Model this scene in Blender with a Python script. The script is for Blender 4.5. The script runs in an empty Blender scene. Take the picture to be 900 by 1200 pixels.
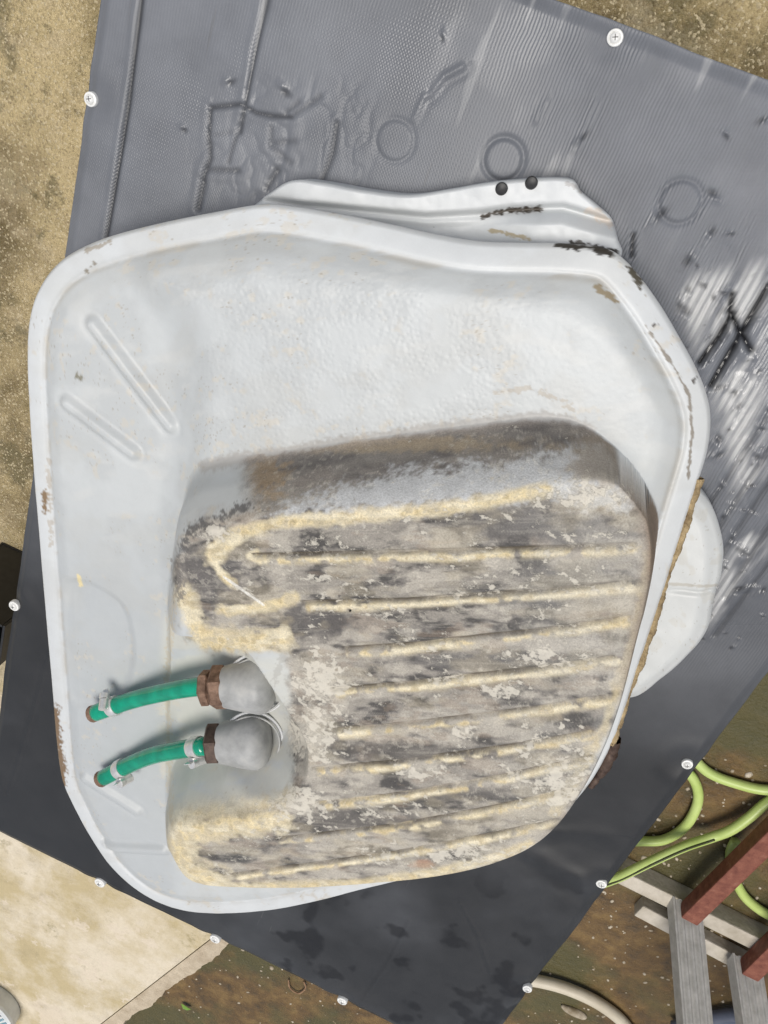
import bpy, bmesh, math, random
import numpy as np
from mathutils import Vector, Matrix

random.seed(7)
RNG = np.random.RandomState(11)
scene = bpy.context.scene
COL = scene.collection

# ------------------------------------------------------------------ camera
HT = 0.55                     # height of the bench top above the floor
HC = 0.78                     # height of the camera above the bench top
FPX = 960.0                   # focal length in pixels of the 900x1200 photograph
def unit(v):
    v = np.array(v, float); return v / np.linalg.norm(v)
_d1 = unit((-652, 1647, FPX)); _d2 = unit((-12676, -5577, FPX))
EX = -_d2
EY = -_d1
EZ = np.cross(EX, EY)
EY = np.cross(EZ, EX)         # exact orthonormal frame, in camera (x right, y down, z forward)
RW = np.array([EX, EY, EZ])   # camera vector -> world vector
CAMPOS = np.array([0.0, 0.0, HT + HC])
cam_d = bpy.data.cameras.new('camera')
cam = bpy.data.objects.new('camera', cam_d); COL.objects.link(cam)
cam_d.sensor_fit = 'VERTICAL'; cam_d.sensor_height = 36.0
cam_d.lens = FPX / 1200.0 * 36.0
cam_d.clip_start = 0.02; cam_d.clip_end = 600
_r = RW @ np.array([1, 0, 0.]); _u = RW @ np.array([0, -1., 0]); _b = RW @ np.array([0, 0, -1.])
cam.matrix_world = Matrix(((_r[0], _u[0], _b[0], 0), (_r[1], _u[1], _b[1], 0), (_r[2], _u[2], _b[2], HT + HC), (0, 0, 0, 1)))
scene.camera = cam

def P(px, py, z):
    """point of the place at height z that the photograph shows at (px, py)"""
    d = RW @ np.array([px - 450.0, py - 600.0, FPX])
    return CAMPOS + d * ((z - CAMPOS[2]) / d[2])
def PT(px, py, z):            # height above the bench top
    return P(px, py, HT + z)
def proj(V):
    c = (V - CAMPOS) @ RW
    return c[:, 0] / c[:, 2] * FPX + 450, c[:, 1] / c[:, 2] * FPX + 600

# ------------------------------------------------------------------ light
_ray = unit(RW @ np.array([395.0, -430.0, FPX]))
SUNDIR = np.array([_ray[0], _ray[1], -_ray[2]])          # towards the veiled sun
SUN_EL = math.asin(SUNDIR[2]); SUN_AZ = math.atan2(SUNDIR[0], SUNDIR[1])
world = bpy.data.worlds.new('World'); scene.world = world; world.use_nodes = True
wn = world.node_tree.nodes; wl = world.node_tree.links
sky = wn.new('ShaderNodeTexSky'); sky.sky_type = 'NISHITA'; sky.sun_disc = False
sky.sun_elevation = SUN_EL; sky.sun_rotation = SUN_AZ
sky.air_density = 1.0; sky.dust_density = 4.0; sky.ozone_density = 1.0
veil = wn.new('ShaderNodeHueSaturation'); veil.inputs['Saturation'].default_value = 0.55          # thin overcast
wl.new(sky.outputs[0], veil.inputs['Color']); wl.new(veil.outputs[0], wn['Background'].inputs[0]); wn['Background'].inputs[1].default_value = 0.07
sun_d = bpy.data.lights.new('sun', 'SUN'); sun_d.energy = 1.5; sun_d.angle = math.radians(28); sun_d.color = (1.0, 0.965, 0.91)
sun = bpy.data.objects.new('sun', sun_d); COL.objects.link(sun)
sun.rotation_euler = Vector(SUNDIR).to_track_quat('Z', 'Y').to_euler()
sun.location = (1, 1, 4)
scene.view_settings.view_transform = 'Standard'; scene.view_settings.look = 'None'
scene.view_settings.gamma = 1.0; scene.view_settings.exposure = 0.58
scene.render.engine = 'CYCLES'

# ------------------------------------------------------------------ helpers
def tag(o, label=None, cat=None, group=None, kind=None):
    if label: o['label'] = label
    if cat: o['category'] = cat
    if group: o['group'] = group
    if kind: o['kind'] = kind
    return o
def empty(name, loc):
    o = bpy.data.objects.new(name, None); COL.objects.link(o); o.location = loc; o.empty_display_size = 0.05
    return o
def link(name, me, mat, parent=None):
    o = bpy.data.objects.new(name, me); COL.objects.link(o)
    if mat is not None and not me.materials: me.materials.append(mat)
    if parent is not None:
        o.parent = parent
        o.matrix_parent_inverse = Matrix.Translation(-parent.location)      # meshes sit at the origin, Empties at the thing's base
    return o
def np_mesh(name, V, F, smooth=True):
    V = np.asarray(V, np.float32); F = np.asarray(F, np.int32); k = F.shape[1]
    me = bpy.data.meshes.new(name)
    me.vertices.add(len(V)); me.vertices.foreach_set('co', V.ravel())
    me.loops.add(F.size); me.loops.foreach_set('vertex_index', F.ravel())
    me.polygons.add(len(F)); me.polygons.foreach_set('loop_start', np.arange(len(F), dtype=np.int32) * k)
    me.polygons.foreach_set('use_smooth', np.full(len(F), smooth))
    me.update(calc_edges=True); me.validate()
    return me
def attr_col(me, name, C):
    a = me.attributes.new(name, 'FLOAT_COLOR', 'POINT')
    a.data.foreach_set('color', np.concatenate([C, np.ones((len(C), 1))], 1).astype(np.float32).ravel())
def attr_f(me, name, A):
    a = me.attributes.new(name, 'FLOAT', 'POINT'); a.data.foreach_set('value', np.asarray(A, np.float32))
def bm_mesh(name, bm, smooth=False):
    me = bpy.data.meshes.new(name); bmesh.ops.recalc_face_normals(bm, faces=bm.faces)
    bm.to_mesh(me); bm.free()
    if smooth:
        for p in me.polygons: p.use_smooth = True
    return me
def sst(a, b, x):
    t = np.clip((x - a) / (b - a), 0, 1); return t * t * (3 - 2 * t)
def mixc(C, col, m):
    m = np.clip(m, 0, 1)[:, None]; return C * (1 - m) + np.array(col)[None, :] * m
_TAB = RNG.rand(256, 256)
def vnoise(x, y):
    xi = np.floor(x).astype(int); yi = np.floor(y).astype(int); fx = x - xi; fy = y - yi
    fx = fx * fx * (3 - 2 * fx); fy = fy * fy * (3 - 2 * fy)
    a = _TAB[xi & 255, yi & 255]; b = _TAB[(xi + 1) & 255, yi & 255]
    c = _TAB[xi & 255, (yi + 1) & 255]; d = _TAB[(xi + 1) & 255, (yi + 1) & 255]
    return (a * (1 - fx) + b * fx) * (1 - fy) + (c * (1 - fx) + d * fx) * fy
def fbm(x, y, oct=4, g=0.5):
    s = 0; a = 1; n = 0
    for i in range(oct):
        s = s + a * vnoise(x * 2 ** i + 17.3 * i, y * 2 ** i + 5.1 * i); n += a; a *= g
    return s / n
def smooth_closed(pts, n):
    pts = np.array(pts, float); m = len(pts)
    seg = []
    for i in range(m):
        p0, p1, p2, p3 = pts[i - 1], pts[i], pts[(i + 1) % m], pts[(i + 2) % m]
        t = np.linspace(0, 1, 14, endpoint=False)[:, None]
        seg.append(0.5 * (2 * p1 + (p2 - p0) * t + (2 * p0 - 5 * p1 + 4 * p2 - p3) * t ** 2 + (3 * p1 - p0 - 3 * p2 + p3) * t ** 3))
    c = np.concatenate(seg); c2 = np.vstack([c, c[:1]])
    L = np.concatenate([[0], np.cumsum(np.linalg.norm(np.diff(c2, axis=0), axis=1))])
    s = np.linspace(0, L[-1], n, endpoint=False)
    return np.stack([np.interp(s, L, c2[:, k]) for k in range(c.shape[1])], 1)
def smooth_open(pts, n):
    pts = [np.array(p, float) for p in pts]; pts = [2 * pts[0] - pts[1]] + pts + [2 * pts[-1] - pts[-2]]
    seg = []
    for i in range(1, len(pts) - 2):
        p0, p1, p2, p3 = pts[i - 1:i + 3]
        t = np.linspace(0, 1, 16, endpoint=False)[:, None]
        seg.append(0.5 * (2 * p1 + (p2 - p0) * t + (2 * p0 - 5 * p1 + 4 * p2 - p3) * t ** 2 + (3 * p1 - p0 - 3 * p2 + p3) * t ** 3))
    c = np.vstack(seg + [pts[-2][None]])
    L = np.concatenate([[0], np.cumsum(np.linalg.norm(np.diff(c, axis=0), axis=1))])
    s = np.linspace(0, L[-1], n)
    return np.stack([np.interp(s, L, c[:, k]) for k in range(c.shape[1])], 1)
def sdf(x, y, poly):
    """signed distance to a closed polygon, positive inside"""
    poly = np.asarray(poly)[:, :2]; d = np.full(x.shape, 1e9); ins = np.zeros(x.shape, bool)
    for i in range(len(poly)):
        ax, ay = poly[i]; bx, by = poly[(i + 1) % len(poly)]
        ex, ey = bx - ax, by - ay; l2 = ex * ex + ey * ey + 1e-18
        t = np.clip(((x - ax) * ex + (y - ay) * ey) / l2, 0, 1)
        d = np.minimum(d, (x - ax - t * ex) ** 2 + (y - ay - t * ey) ** 2)
        if by != ay:
            c = ((ay > y) != (by > y)) & (x < ex * (y - ay) / (by - ay) + ax); ins ^= c
    d = np.sqrt(d); return np.where(ins, d, -d)
class GridSDF:
    def __init__(s, poly, step, pad):
        poly = np.asarray(poly)[:, :2]; s.st = step
        s.x0, s.y0 = poly.min(0) - pad; x1, y1 = poly.max(0) + pad
        xs = np.arange(s.x0, x1, step); ys = np.arange(s.y0, y1, step)
        X, Y = np.meshgrid(xs, ys, indexing='ij'); s.D = sdf(X, Y, poly)
    def __call__(s, x, y):
        i = np.clip((x - s.x0) / s.st, 0, s.D.shape[0] - 1.001); j = np.clip((y - s.y0) / s.st, 0, s.D.shape[1] - 1.001)
        a = i.astype(int); b = j.astype(int); f = i - a; g = j - b; D = s.D
        return (D[a, b] * (1 - f) + D[a + 1, b] * f) * (1 - g) + (D[a, b + 1] * (1 - f) + D[a + 1, b + 1] * f) * g
def seg_dist(x, y, pts):
    """distance to a polyline, and signed side distance of the nearest segment"""
    best = np.full(x.shape, 1e9); T = np.zeros(x.shape); S = np.zeros(x.shape); n = len(pts) - 1
    for i in range(n):
        ax, ay = pts[i][:2]; bx, by = pts[i + 1][:2]; ex, ey = bx - ax, by - ay; l = math.hypot(ex, ey) + 1e-12
        t = np.clip(((x - ax) * ex + (y - ay) * ey) / l ** 2, 0, 1)
        d = np.hypot(x - ax - t * ex, y - ay - t * ey); w = d < best
        side = ((x - ax) * ey - (y - ay) * ex) / l
        best = np.where(w, d, best); T = np.where(w, (i + t) / n, T); S = np.where(w, side, S)
    return best, T, S
def tube_arrays(path, rad, n=16, cap=True):
    path = np.asarray(path, float); m = len(path); rad = np.broadcast_to(rad, (m,))
    V = []; up = np.array([0, 0, 1.0]); prev = None
    for i in range(m):
        t = unit(path[min(i + 1, m - 1)] - path[max(i - 1, 0)])
        if prev is None:
            a = np.cross(t, up); a = unit(a if np.linalg.norm(a) > 1e-3 else np.cross(t, (1, 0, 0)))
        else: a = unit(prev - t * np.dot(prev, t))
        prev = a; b = np.cross(t, a)
        for k in range(n):
            th = 2 * math.pi * k / n; V.append(path[i] + rad[i] * (math.cos(th) * a + math.sin(th) * b))
    F = [(i * n + k, i * n + (k + 1) % n, (i + 1) * n + (k + 1) % n, (i + 1) * n + k) for i in range(m - 1) for k in range(n)]
    return V, F
def tube(name, path, rad, mat, parent=None, n=16, caps=True):
    V, F = tube_arrays(path, rad, n); bm = bmesh.new(); vs = [bm.verts.new(v) for v in V]
    for f in F: bm.faces.new([vs[i] for i in f])
    if caps:
        bm.faces.new(vs[:n][::-1]); bm.faces.new(vs[-n:])
    me = bm_mesh(name, bm, True)
    return link(name, me, mat, parent)
def frame_of(axis):
    t = unit(axis); a = np.cross((0, 0, 1.0), t)
    a = unit(a if np.linalg.norm(a) > 1e-3 else np.cross((1.0, 0, 0), t)); return t, a, np.cross(t, a)
def lathe_bm(bm, origin, axis, prof, n=32, rot=0.0):
    t, a, b = frame_of(axis); rings = []
    for (s, r) in prof:
        rings.append([bm.verts.new(np.array(origin) + t * s + r * (math.cos(rot + 2 * math.pi * k / n) * a + math.sin(rot + 2 * math.pi * k / n) * b)) for k in range(n)])
    for i in range(len(rings) - 1):
        for k in range(n): bm.faces.new((rings[i][k], rings[i][(k + 1) % n], rings[i + 1][(k + 1) % n], rings[i + 1][k]))
    bm.faces.new(rings[0][::-1]); bm.faces.new(rings[-1])
def lathe(name, origin, axis, prof, mat, parent=None, n=32, smooth=True, rot=0.0):
    bm = bmesh.new(); lathe_bm(bm, origin, axis, prof, n, rot)
    me = bm_mesh(name, bm, smooth)
    if smooth: me.set_sharp_from_angle(angle=math.radians(42))
    return link(name, me, mat, parent)
def beam_bm(bm, a, b, w, h, bev=0.003, upv=(0, 0, 1)):
    """box with its bottom centre line from a to b"""
    a = np.array(a, float); b = np.array(b, float); t = unit(b - a); s = unit(np.cross(upv, t)); u = np.cross(t, s)
    vs = []
    for p in (a, b):
        for (i, j) in ((-1, 0), (1, 0), (1, 1), (-1, 1)): vs.append(bm.verts.new(p + s * w / 2 * i + u * h * j))
    fs = [bm.faces.new([vs[i] for i in f]) for f in ((3, 2, 1, 0), (4, 5, 6, 7), (0, 1, 5, 4), (1, 2, 6, 5), (2, 3, 7, 6), (3, 0, 4, 7))]
    if bev:
        es = set(e for f in fs for e in f.edges)
        bmesh.ops.bevel(bm, geom=list(es), offset=bev, segments=2, affect='EDGES', profile=0.6)
def beam(name, a, b, w, h, mat, parent=None, bev=0.003):
    bm = bmesh.new(); beam_bm(bm, a, b, w, h, bev); return link(name, bm_mesh(name, bm), mat, parent)

# ------------------------------------------------------------------ materials
class NT:
    def __init__(s, name):
        s.m = bpy.data.materials.new(name); s.m.use_nodes = True; s.t = s.m.node_tree
        s.b = s.t.nodes['Principled BSDF']
    def n(s, typ, **kw):
        n = s.t.nodes.new(typ)
        for k, v in kw.items():
            if k.startswith('i_'):
                k2 = k[2:]; n.inputs[int(k2) if k2.isdigit() else k2.replace('_', ' ')].default_value = v
            else: setattr(n, k, v)
        return n
    def l(s, a, b): s.t.links.new(a, b)
    def coord(s): return s.n('ShaderNodeNewGeometry').outputs['Position']
    def noise(s, vec, scale, detail=4, rough=0.55, **kw):
        n = s.n('ShaderNodeTexNoise'); n.inputs['Scale'].default_value = scale; n.inputs['Detail'].default_value = detail
        n.inputs['Roughness'].default_value = rough; s.l(vec, n.inputs['Vector']); return n.outputs['Fac']
    def ramp(s, fac, stops):
        r = s.n('ShaderNodeValToRGB'); s.l(fac, r.inputs[0]); e = r.color_ramp.elements
        while len(e) < len(stops): e.new(0.5)
        for el, (p, c) in zip(e, stops):
            el.position = p; el.color = (*c, 1) if not isinstance(c, (int, float)) else (c, c, c, 1)
        return r.outputs[0]
    def mix(s, fac, a, b, mode='MIX'):
        m = s.n('ShaderNodeMix', data_type='RGBA', blend_type=mode)
        for sock, v in ((m.inputs[0], fac), (m.inputs[6], a), (m.inputs[7], b)):
            if hasattr(v, 'is_linked'): s.l(v, sock)
            elif isinstance(v, (int, float)): sock.default_value = v
            else: sock.default_value = (*v, 1)
        return m.outputs[2]
    def math(s, op, a, b=None, c=None, clamp=False):
        m = s.n('ShaderNodeMath', operation=op); m.use_clamp = clamp
        for i, v in enumerate((a, b, c)):
            if v is None: continue
            if hasattr(v, 'is_linked'): s.l(v, m.inputs[i])
            else: m.inputs[i].default_value = v
        return m.outputs[0]
    def attr(s, name, out='Fac'):
        a = s.n('ShaderNodeAttribute'); a.attribute_name = name; return a.outputs[out]
    def bump(s, h, dist, strength=1.0, normal=None):
        b = s.n('ShaderNodeBump'); b.inputs['Distance'].default_value = dist
        if hasattr(strength, 'is_linked'): s.l(strength, b.inputs['Strength'])
        else: b.inputs['Strength'].default_value = strength
        s.l(h, b.inputs['Height'])
        if normal is not None: s.l(normal, b.inputs['Normal'])
        s.l(b.outputs[0], s.b.inputs['Normal']); return b.outputs[0]
    def set(s, col=None, rough=None, metal=None, spec=None):
        for nm, v in (('Base Color', col), ('Roughness', rough), ('Metallic', metal), ('Specular IOR Level', spec)):
            if v is None: continue
            if hasattr(v, 'is_linked'): s.l(v, s.b.inputs[nm])
            elif isinstance(v, (int, float)): s.b.inputs[nm].default_value = v
            else: s.b.inputs[nm].default_value = (*v, 1)
        return s.m

def simple(name, c0, c1, scale, rough, metal=0.0, bump=0.0, bscale=None, spec=0.5):
    k = NT(name); p = k.coord(); n = k.noise(p, scale, 5, 0.6)
    col = k.ramp(n, [(0.3, c0), (0.7, c1)])
    if bump: k.bump(k.noise(p, bscale or scale * 2, 4), bump)
    return k.set(col, rough, metal, spec)

M = {}
_g = PT(743, 640, .172) - PT(297, 652, .172); _gdir = (_g[1], _g[0])
# painted, weathered steel of the tank: colours of paint, bare dirt and residue are carried by the mesh
k = NT('tank_paint'); p = k.coord()
c = k.attr('stain', 'Color')
f1 = k.noise(p, 620, 6, 0.72); f2 = k.noise(p, 60, 6, 0.65)
dm = k.attr('dirty')
amp = k.math('MULTIPLY_ADD', dm, 1.15, 0.10)
v = k.math('ADD', k.math('MULTIPLY', k.math('SUBTRACT', f1, 0.5), amp), 1.0)
v2 = k.math('MULTIPLY', v, k.math('ADD', k.math('MULTIPLY', k.math('SUBTRACT', f2, 0.5), k.math('MULTIPLY_ADD', dm, 0.5, 0.1)), 1.0))
cc = k.n('ShaderNodeVectorMath', operation='SCALE'); k.l(c, cc.inputs[0]); k.l(v2, cc.inputs['Scale'])
fm = k.n('ShaderNodeMapping'); fm.inputs['Rotation'].default_value = (0, 0, -math.atan2(*_gdir)); fm.inputs['Scale'].default_value = (0.75, 1, 1); k.l(p, fm.inputs[0])
fn = k.noise(fm.outputs[0], 120, 10, 0.74)
thr = k.math('MULTIPLY_ADD', k.attr('crust'), -0.23, 0.665)
flk = k.math('MULTIPLY', k.math('SUBTRACT', fn, thr), 22.0, clamp=True); flk = k.math('MULTIPLY', flk, dm)
pn = k.noise(fm.outputs[0], 130, 9, 0.76)
pit = k.math('MULTIPLY', k.math('MULTIPLY', k.math('SUBTRACT', 0.40, pn), 16.0, clamp=True), dm)
cpit = k.mix(k.math('MULTIPLY', pit, 0.35), cc.outputs[0], (0.085, 0.078, 0.07))
cfl = k.mix(k.math('MULTIPLY', flk, 0.75), cpit, (0.66, 0.62, 0.53))
vor = k.n('ShaderNodeTexVoronoi', feature='SMOOTH_F1'); vor.inputs['Scale'].default_value = 240; k.l(p, vor.inputs['Vector'])
hb = k.math('ADD', k.math('MULTIPLY', k.math('MULTIPLY', vor.outputs['Distance'], k.attr('pebble')), 0.36),
            k.math('ADD', k.math('MULTIPLY', flk, 0.16), k.math('MULTIPLY', f1, k.math('MULTIPLY_ADD', dm, 0.45, 0.05))))
k.bump(hb, 0.0016, 1.0)
M['tank'] = k.set(cfl, k.math('MULTIPLY_ADD', dm, 0.42, 0.42), 0.0, 0.45)
M['paint'] = simple('grey_paint', (0.60, 0.615, 0.63), (0.68, 0.69, 0.70), 30, 0.42, 0, 0.0006, 160)
k = NT('worn_grey_metal'); p = k.coord()
n1 = k.noise(p, 48, 8, 0.62); n2 = k.noise(p, 22, 4)
colr = k.mix(k.math('MULTIPLY', n2, 0.5), k.ramp(n1, [(0.3, (0.20, 0.21, 0.215)), (0.5, (0.33, 0.34, 0.345)), (0.75, (0.48, 0.48, 0.46))]), (0.47, 0.46, 0.42))
k.bump(n1, 0.0001); M['neck'] = k.set(colr, 0.5, 0.0, 0.4)
M['rust'] = simple('rusty_steel', (0.10, 0.055, 0.035), (0.30, 0.19, 0.13), 130, 0.75, 0.2, 0.0012, 260)
M['darkrust'] = simple('dark_rust', (0.045, 0.026, 0.02), (0.12, 0.08, 0.06), 120, 0.6, 0.3, 0.0008, 240)
M['sealant'] = simple('tan_sealant', (0.13, 0.085, 0.04), (0.55, 0.42, 0.23), 60, 0.85, 0, 0.004, 260)
M['black_hole'] = simple('black_plug', (0.012, 0.012, 0.012), (0.04, 0.04, 0.04), 90, 0.5)
M['clamp'] = simple('zinc_clamp', (0.66, 0.65, 0.62), (0.86, 0.85, 0.83), 160, 0.3, 0.55)
k = NT('green_hose'); p = k.coord()
k.bump(k.noise(p, 300, 2), 0.0003)
M['green'] = k.set(k.ramp(k.noise(p, 50, 3), [(0.3, (0.0, 0.22, 0.13)), (0.7, (0.0, 0.35, 0.205))]), 0.12, 0, 0.7)
k.b.inputs['Subsurface Weight'].default_value = 0.15; k.b.inputs['Subsurface Radius'].default_value = (0.002, 0.01, 0.006)

# rubber sheet
k = NT('black_rubber'); p = k.coord()
sx = k.n('ShaderNodeSeparateXYZ'); k.l(p, sx.inputs[0])
lam = 2 * math.pi / 0.0029
wob = k.math('MULTIPLY', k.noise(p, 35, 2), 0.004)
w1 = k.math('SINE', k.math('MULTIPLY', k.math('ADD', sx.outputs[0], wob), lam))
w2 = k.math('SINE', k.math('MULTIPLY', k.math('ADD', sx.outputs[1], wob), lam * 0.8))
dots = k.math('MULTIPLY', w1, w2)
rib = k.attr('rib'); dot = k.attr('dot'); wet = k.attr('wet')
h0 = k.math('ADD', k.math('MULTIPLY', w1, rib), k.math('MULTIPLY', dots, k.math('MULTIPLY', dot, 0.6)))
n_f = k.noise(p, 500, 3); n_m = k.noise(p, 18, 6, 0.65); n_l = k.noise(p, 5, 4)
h1 = k.math('ADD', k.math('MULTIPLY', h0, 0.35), k.math('MULTIPLY', n_f, 0.25))
k.bump(h1, 0.00045, 1.0)
vm = k.n('ShaderNodeMapping'); vm.inputs['Scale'].default_value = (130, 6, 1); vm.inputs['Rotation'].default_value = (0, 0, 0.3); k.l(p, vm.inputs[0])
scr = k.noise(vm.outputs[0], 1.0, 3, 0.7)
dust_sheen = k.math('MULTIPLY', k.math('GREATER_THAN', scr, 0.71), 0.35)
base = k.mix(n_m, (0.017, 0.018, 0.019), (0.036, 0.037, 0.039))
base = k.mix(k.math('MULTIPLY', k.attr('dust_sheen'), k.math('MULTIPLY_ADD', n_m, 0.6, 0.6)), base, (0.18, 0.19, 0.21))  # sheen towards top and right mixed into the rubber colour with the dust
base = k.mix(k.math('MULTIPLY', dust_sheen, k.math('GREATER_THAN', n_l, 0.5)), base, (0.12, 0.12, 0.12))
base = k.mix(k.math('MULTIPLY', k.attr('glare_scuff'), 0.9), base, (0.55, 0.55, 0.54))  # wet glare at the right laid on as pale colour
base = k.mix(k.attr('grime'), base, (0.006, 0.006, 0.007))
rg = k.math('MULTIPLY_ADD', n_m, 0.20, 0.32)
rg = k.math('MULTIPLY', rg, k.math('MULTIPLY_ADD', wet, -0.6, 1.0))
M['rubber'] = k.set(base, rg, 0.0, 0.36)
M['ply'] = simple('plywood_edge', (0.16, 0.10, 0.05), (0.26, 0.17, 0.09), 40, 0.8, 0, 0.001)
M['frame'] = simple('dark_painted_leg', (0.02, 0.02, 0.02), (0.05, 0.045, 0.04), 40, 0.6)
M['screw'] = simple('white_screw_cap', (0.70, 0.70, 0.67), (0.84, 0.84, 0.82), 300, 0.35)
M['screw_dark'] = simple('screw_recess', (0.10, 0.10, 0.10), (0.22, 0.22, 0.21), 200, 0.5)

# damp concrete slab
k = NT('damp_concrete'); p = k.coord()
nl = k.noise(p, 2.6, 5, 0.6); nm = k.noise(p, 14, 6, 0.65); nf = k.noise(p, 160, 4, 0.6)
vo = k.n('ShaderNodeTexVoronoi'); vo.inputs['Scale'].default_value = 330; k.l(p, vo.inputs['Vector'])
sep = k.n('ShaderNodeSeparateXYZ'); k.l(p, sep.inputs[0])
y_wet = P(20, 640, 0.06)[1]; y_dry = P(20, 1010, 0.06)[1]
dry = k.math('MULTIPLY_ADD', sep.outputs[1], -1 / (y_wet - y_dry), y_wet / (y_wet - y_dry), clamp=True)      # the slab dries out towards its far end
dry2 = k.math('ADD', dry, k.math('MULTIPLY', k.math('SUBTRACT', nm, 0.5), 1.2), clamp=True)
wetc = k.mix(k.ramp(nl, [(0.42, 0.0), (0.57, 1.0)]), (0.15, 0.112, 0.045), (0.56, 0.445, 0.235))
wetc = k.mix(k.ramp(k.noise(p, 6.5, 6, 0.7), [(0.5, 0.0), (0.7, 0.75)]), wetc, (0.20, 0.155, 0.06))
wetc = k.mix(k.ramp(nm, [(0.45, 0.0), (0.75, 0.6)]), wetc, (0.40, 0.30, 0.145))
dryc = k.mix(k.ramp(k.noise(p, 4.5, 6, 0.65), [(0.40, 0.0), (0.58, 1.0)]), (0.52, 0.43, 0.25), (0.72, 0.64, 0.50))
dryc = k.mix(k.ramp(k.noise(p, 5.5, 8, 0.7), [(0.545, 0.0), (0.56, 0.8)]), dryc, (0.72, 0.63, 0.50))
wetc = k.mix(k.ramp(k.noise(p, 9.0, 9, 0.72), [(0.53, 0.0), (0.60, 0.75)]), wetc, (0.12, 0.102, 0.042))
cl = k.mix(dry2, wetc, dryc)
cl = k.mix(k.ramp(k.noise(p, 7.0, 9, 0.75), [(0.60, 0.0), (0.66, 0.55)]), cl, (0.24, 0.20, 0.09))
agg = k.n('ShaderNodeSeparateColor'); k.l(vo.outputs['Color'], agg.inputs[0])
st = k.math('MULTIPLY', k.math('GREATER_THAN', agg.outputs[0], 0.88), k.math('SUBTRACT', 1.0, dry2))
cl = k.mix(k.math('MULTIPLY', st, 0.7), cl, (0.66, 0.56, 0.36))  # wet glitter painted as pale grains
st2 = k.math('MULTIPLY', k.math('GREATER_THAN', agg.outputs[1], 0.80), k.math('MULTIPLY_ADD', dry2, -0.26, 0.30))
cl = k.mix(st2, cl, (0.10, 0.065, 0.03))
cl = k.mix(k.math('MULTIPLY', nf, 0.3), cl, (0.2, 0.15, 0.08))
hgt = k.math('ADD', k.math('MULTIPLY', vo.outputs['Distance'], -0.6), k.math('MULTIPLY', nf, 0.8))
k.bump(hgt, 0.004, k.math('MULTIPLY_ADD', dry2, -0.75, 1.0))
M['slab'] = k.set(cl, k.math('ADD', k.math('MULTIPLY_ADD', dry2, 0.42, 0.22), k.math('MULTIPLY', nm, 0.25)), 0, 0.5)
M['kerb'] = simple('pale_mortar', (0.36, 0.29, 0.20), (0.56, 0.48, 0.36), 26, 0.85, 0, 0.004, 90)

# wet brown yard floor
k = NT('wet_brown_floor'); p = k.coord()
nl = k.noise(p, 3.2, 5, 0.6); nm = k.noise(p, 17, 7, 0.68); nf = k.noise(p, 190, 4, 0.6)
cl = k.ramp(nm, [(0.28, (0.035, 0.024, 0.010)), (0.5, (0.125, 0.072, 0.022)), (0.66, (0.20, 0.125, 0.042)), (0.8, (0.20, 0.15, 0.07))])
cl = k.mix(k.ramp(nl, [(0.44, 0.0), (0.56, 0.85)]), cl, (0.07, 0.066, 0.02))
cl = k.mix(k.math('GREATER_THAN', k.noise(p, 60, 3, 0.7), 0.71), cl, (0.34, 0.26, 0.15))
k.bump(k.math('ADD', k.math('MULTIPLY', nm, 1.6), k.math('MULTIPLY', nf, 0.4)), 0.006)
M['floor'] = k.set(cl, k.math('MULTIPLY_ADD', nm, 0.5, 0.30), 0, 0.5)
M['garden_hose'] = simple('lime_hose', (0.40, 0.52, 0.13), (0.52, 0.63, 0.22), 12, 0.38)
M['hose_stripe'] = simple('hose_stripe', (0.035, 0.04, 0.012), (0.07, 0.08, 0.02), 30, 0.5)
M['cream_pipe'] = simple('cream_pipe', (0.50, 0.44, 0.33), (0.64, 0.58, 0.46), 14, 0.5)
M['batten'] = simple('weathered_batten', (0.34, 0.30, 0.23), (0.56, 0.51, 0.43), 22, 0.8, 0, 0.002, 80)
k = NT('red_oxide_paint'); p = k.coord(); n = k.noise(p, 70, 6, 0.7)
k.bump(n, 0.001); M['red'] = k.set(k.ramp(n, [(0.3, (0.12, 0.03, 0.018)), (0.6, (0.22, 0.075, 0.045)), (0.8, (0.30, 0.16, 0.11))]), 0.6, 0, 0.4)
k = NT('weathered_aluminium'); p = k.coord(); n = k.noise(p, 45, 7, 0.7)
vm = k.n('ShaderNodeMapping'); vm.inputs['Scale'].default_value = (120, 120, 5); k.l(p, vm.inputs[0]); ns = k.noise(vm.outputs[0], 1.0, 4, 0.6)
k.bump(ns, 0.0008)
M['alu'] = k.set(k.mix(k.math('MULTIPLY', ns, 0.6), k.ramp(n, [(0.3, (0.40, 0.395, 0.37)), (0.6, (0.58, 0.57, 0.54)), (0.8, (0.64, 0.60, 0.54))]), (0.22, 0.20, 0.17)), 0.55, 0.3, 0.5)
M['black_plastic'] = simple('black_plastic', (0.008, 0.008, 0.009), (0.02, 0.02, 0.02), 60, 0.45)
M['tub'] = simple('white_tub', (0.55, 0.57, 0.56), (0.68, 0.70, 0.69), 40, 0.5)
M['print'] = simple('dark_print', (0.05, 0.06, 0.07), (0.13, 0.14, 0.15), 90, 0.6)
M['blue_print'] = simple('blue_print', (0.05, 0.20, 0.28), (0.10, 0.30, 0.38), 90, 0.6)
M['pebble'] = simple('pale_pebble', (0.22, 0.17, 0.10), (0.60, 0.53, 0.42), 30, 0.75)
M['rope'] = simple('brown_string', (0.18, 0.10, 0.05), (0.32, 0.2, 0.12), 90, 0.9)
M['leaf'] = simple('green_leaf', (0.10, 0.22, 0.02), (0.20, 0.34, 0.04), 60, 0.6)
M['bluepipe'] = simple('grey_blue_pipe', (0.10, 0.12, 0.17), (0.17, 0.19, 0.25), 20, 0.5)

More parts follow.
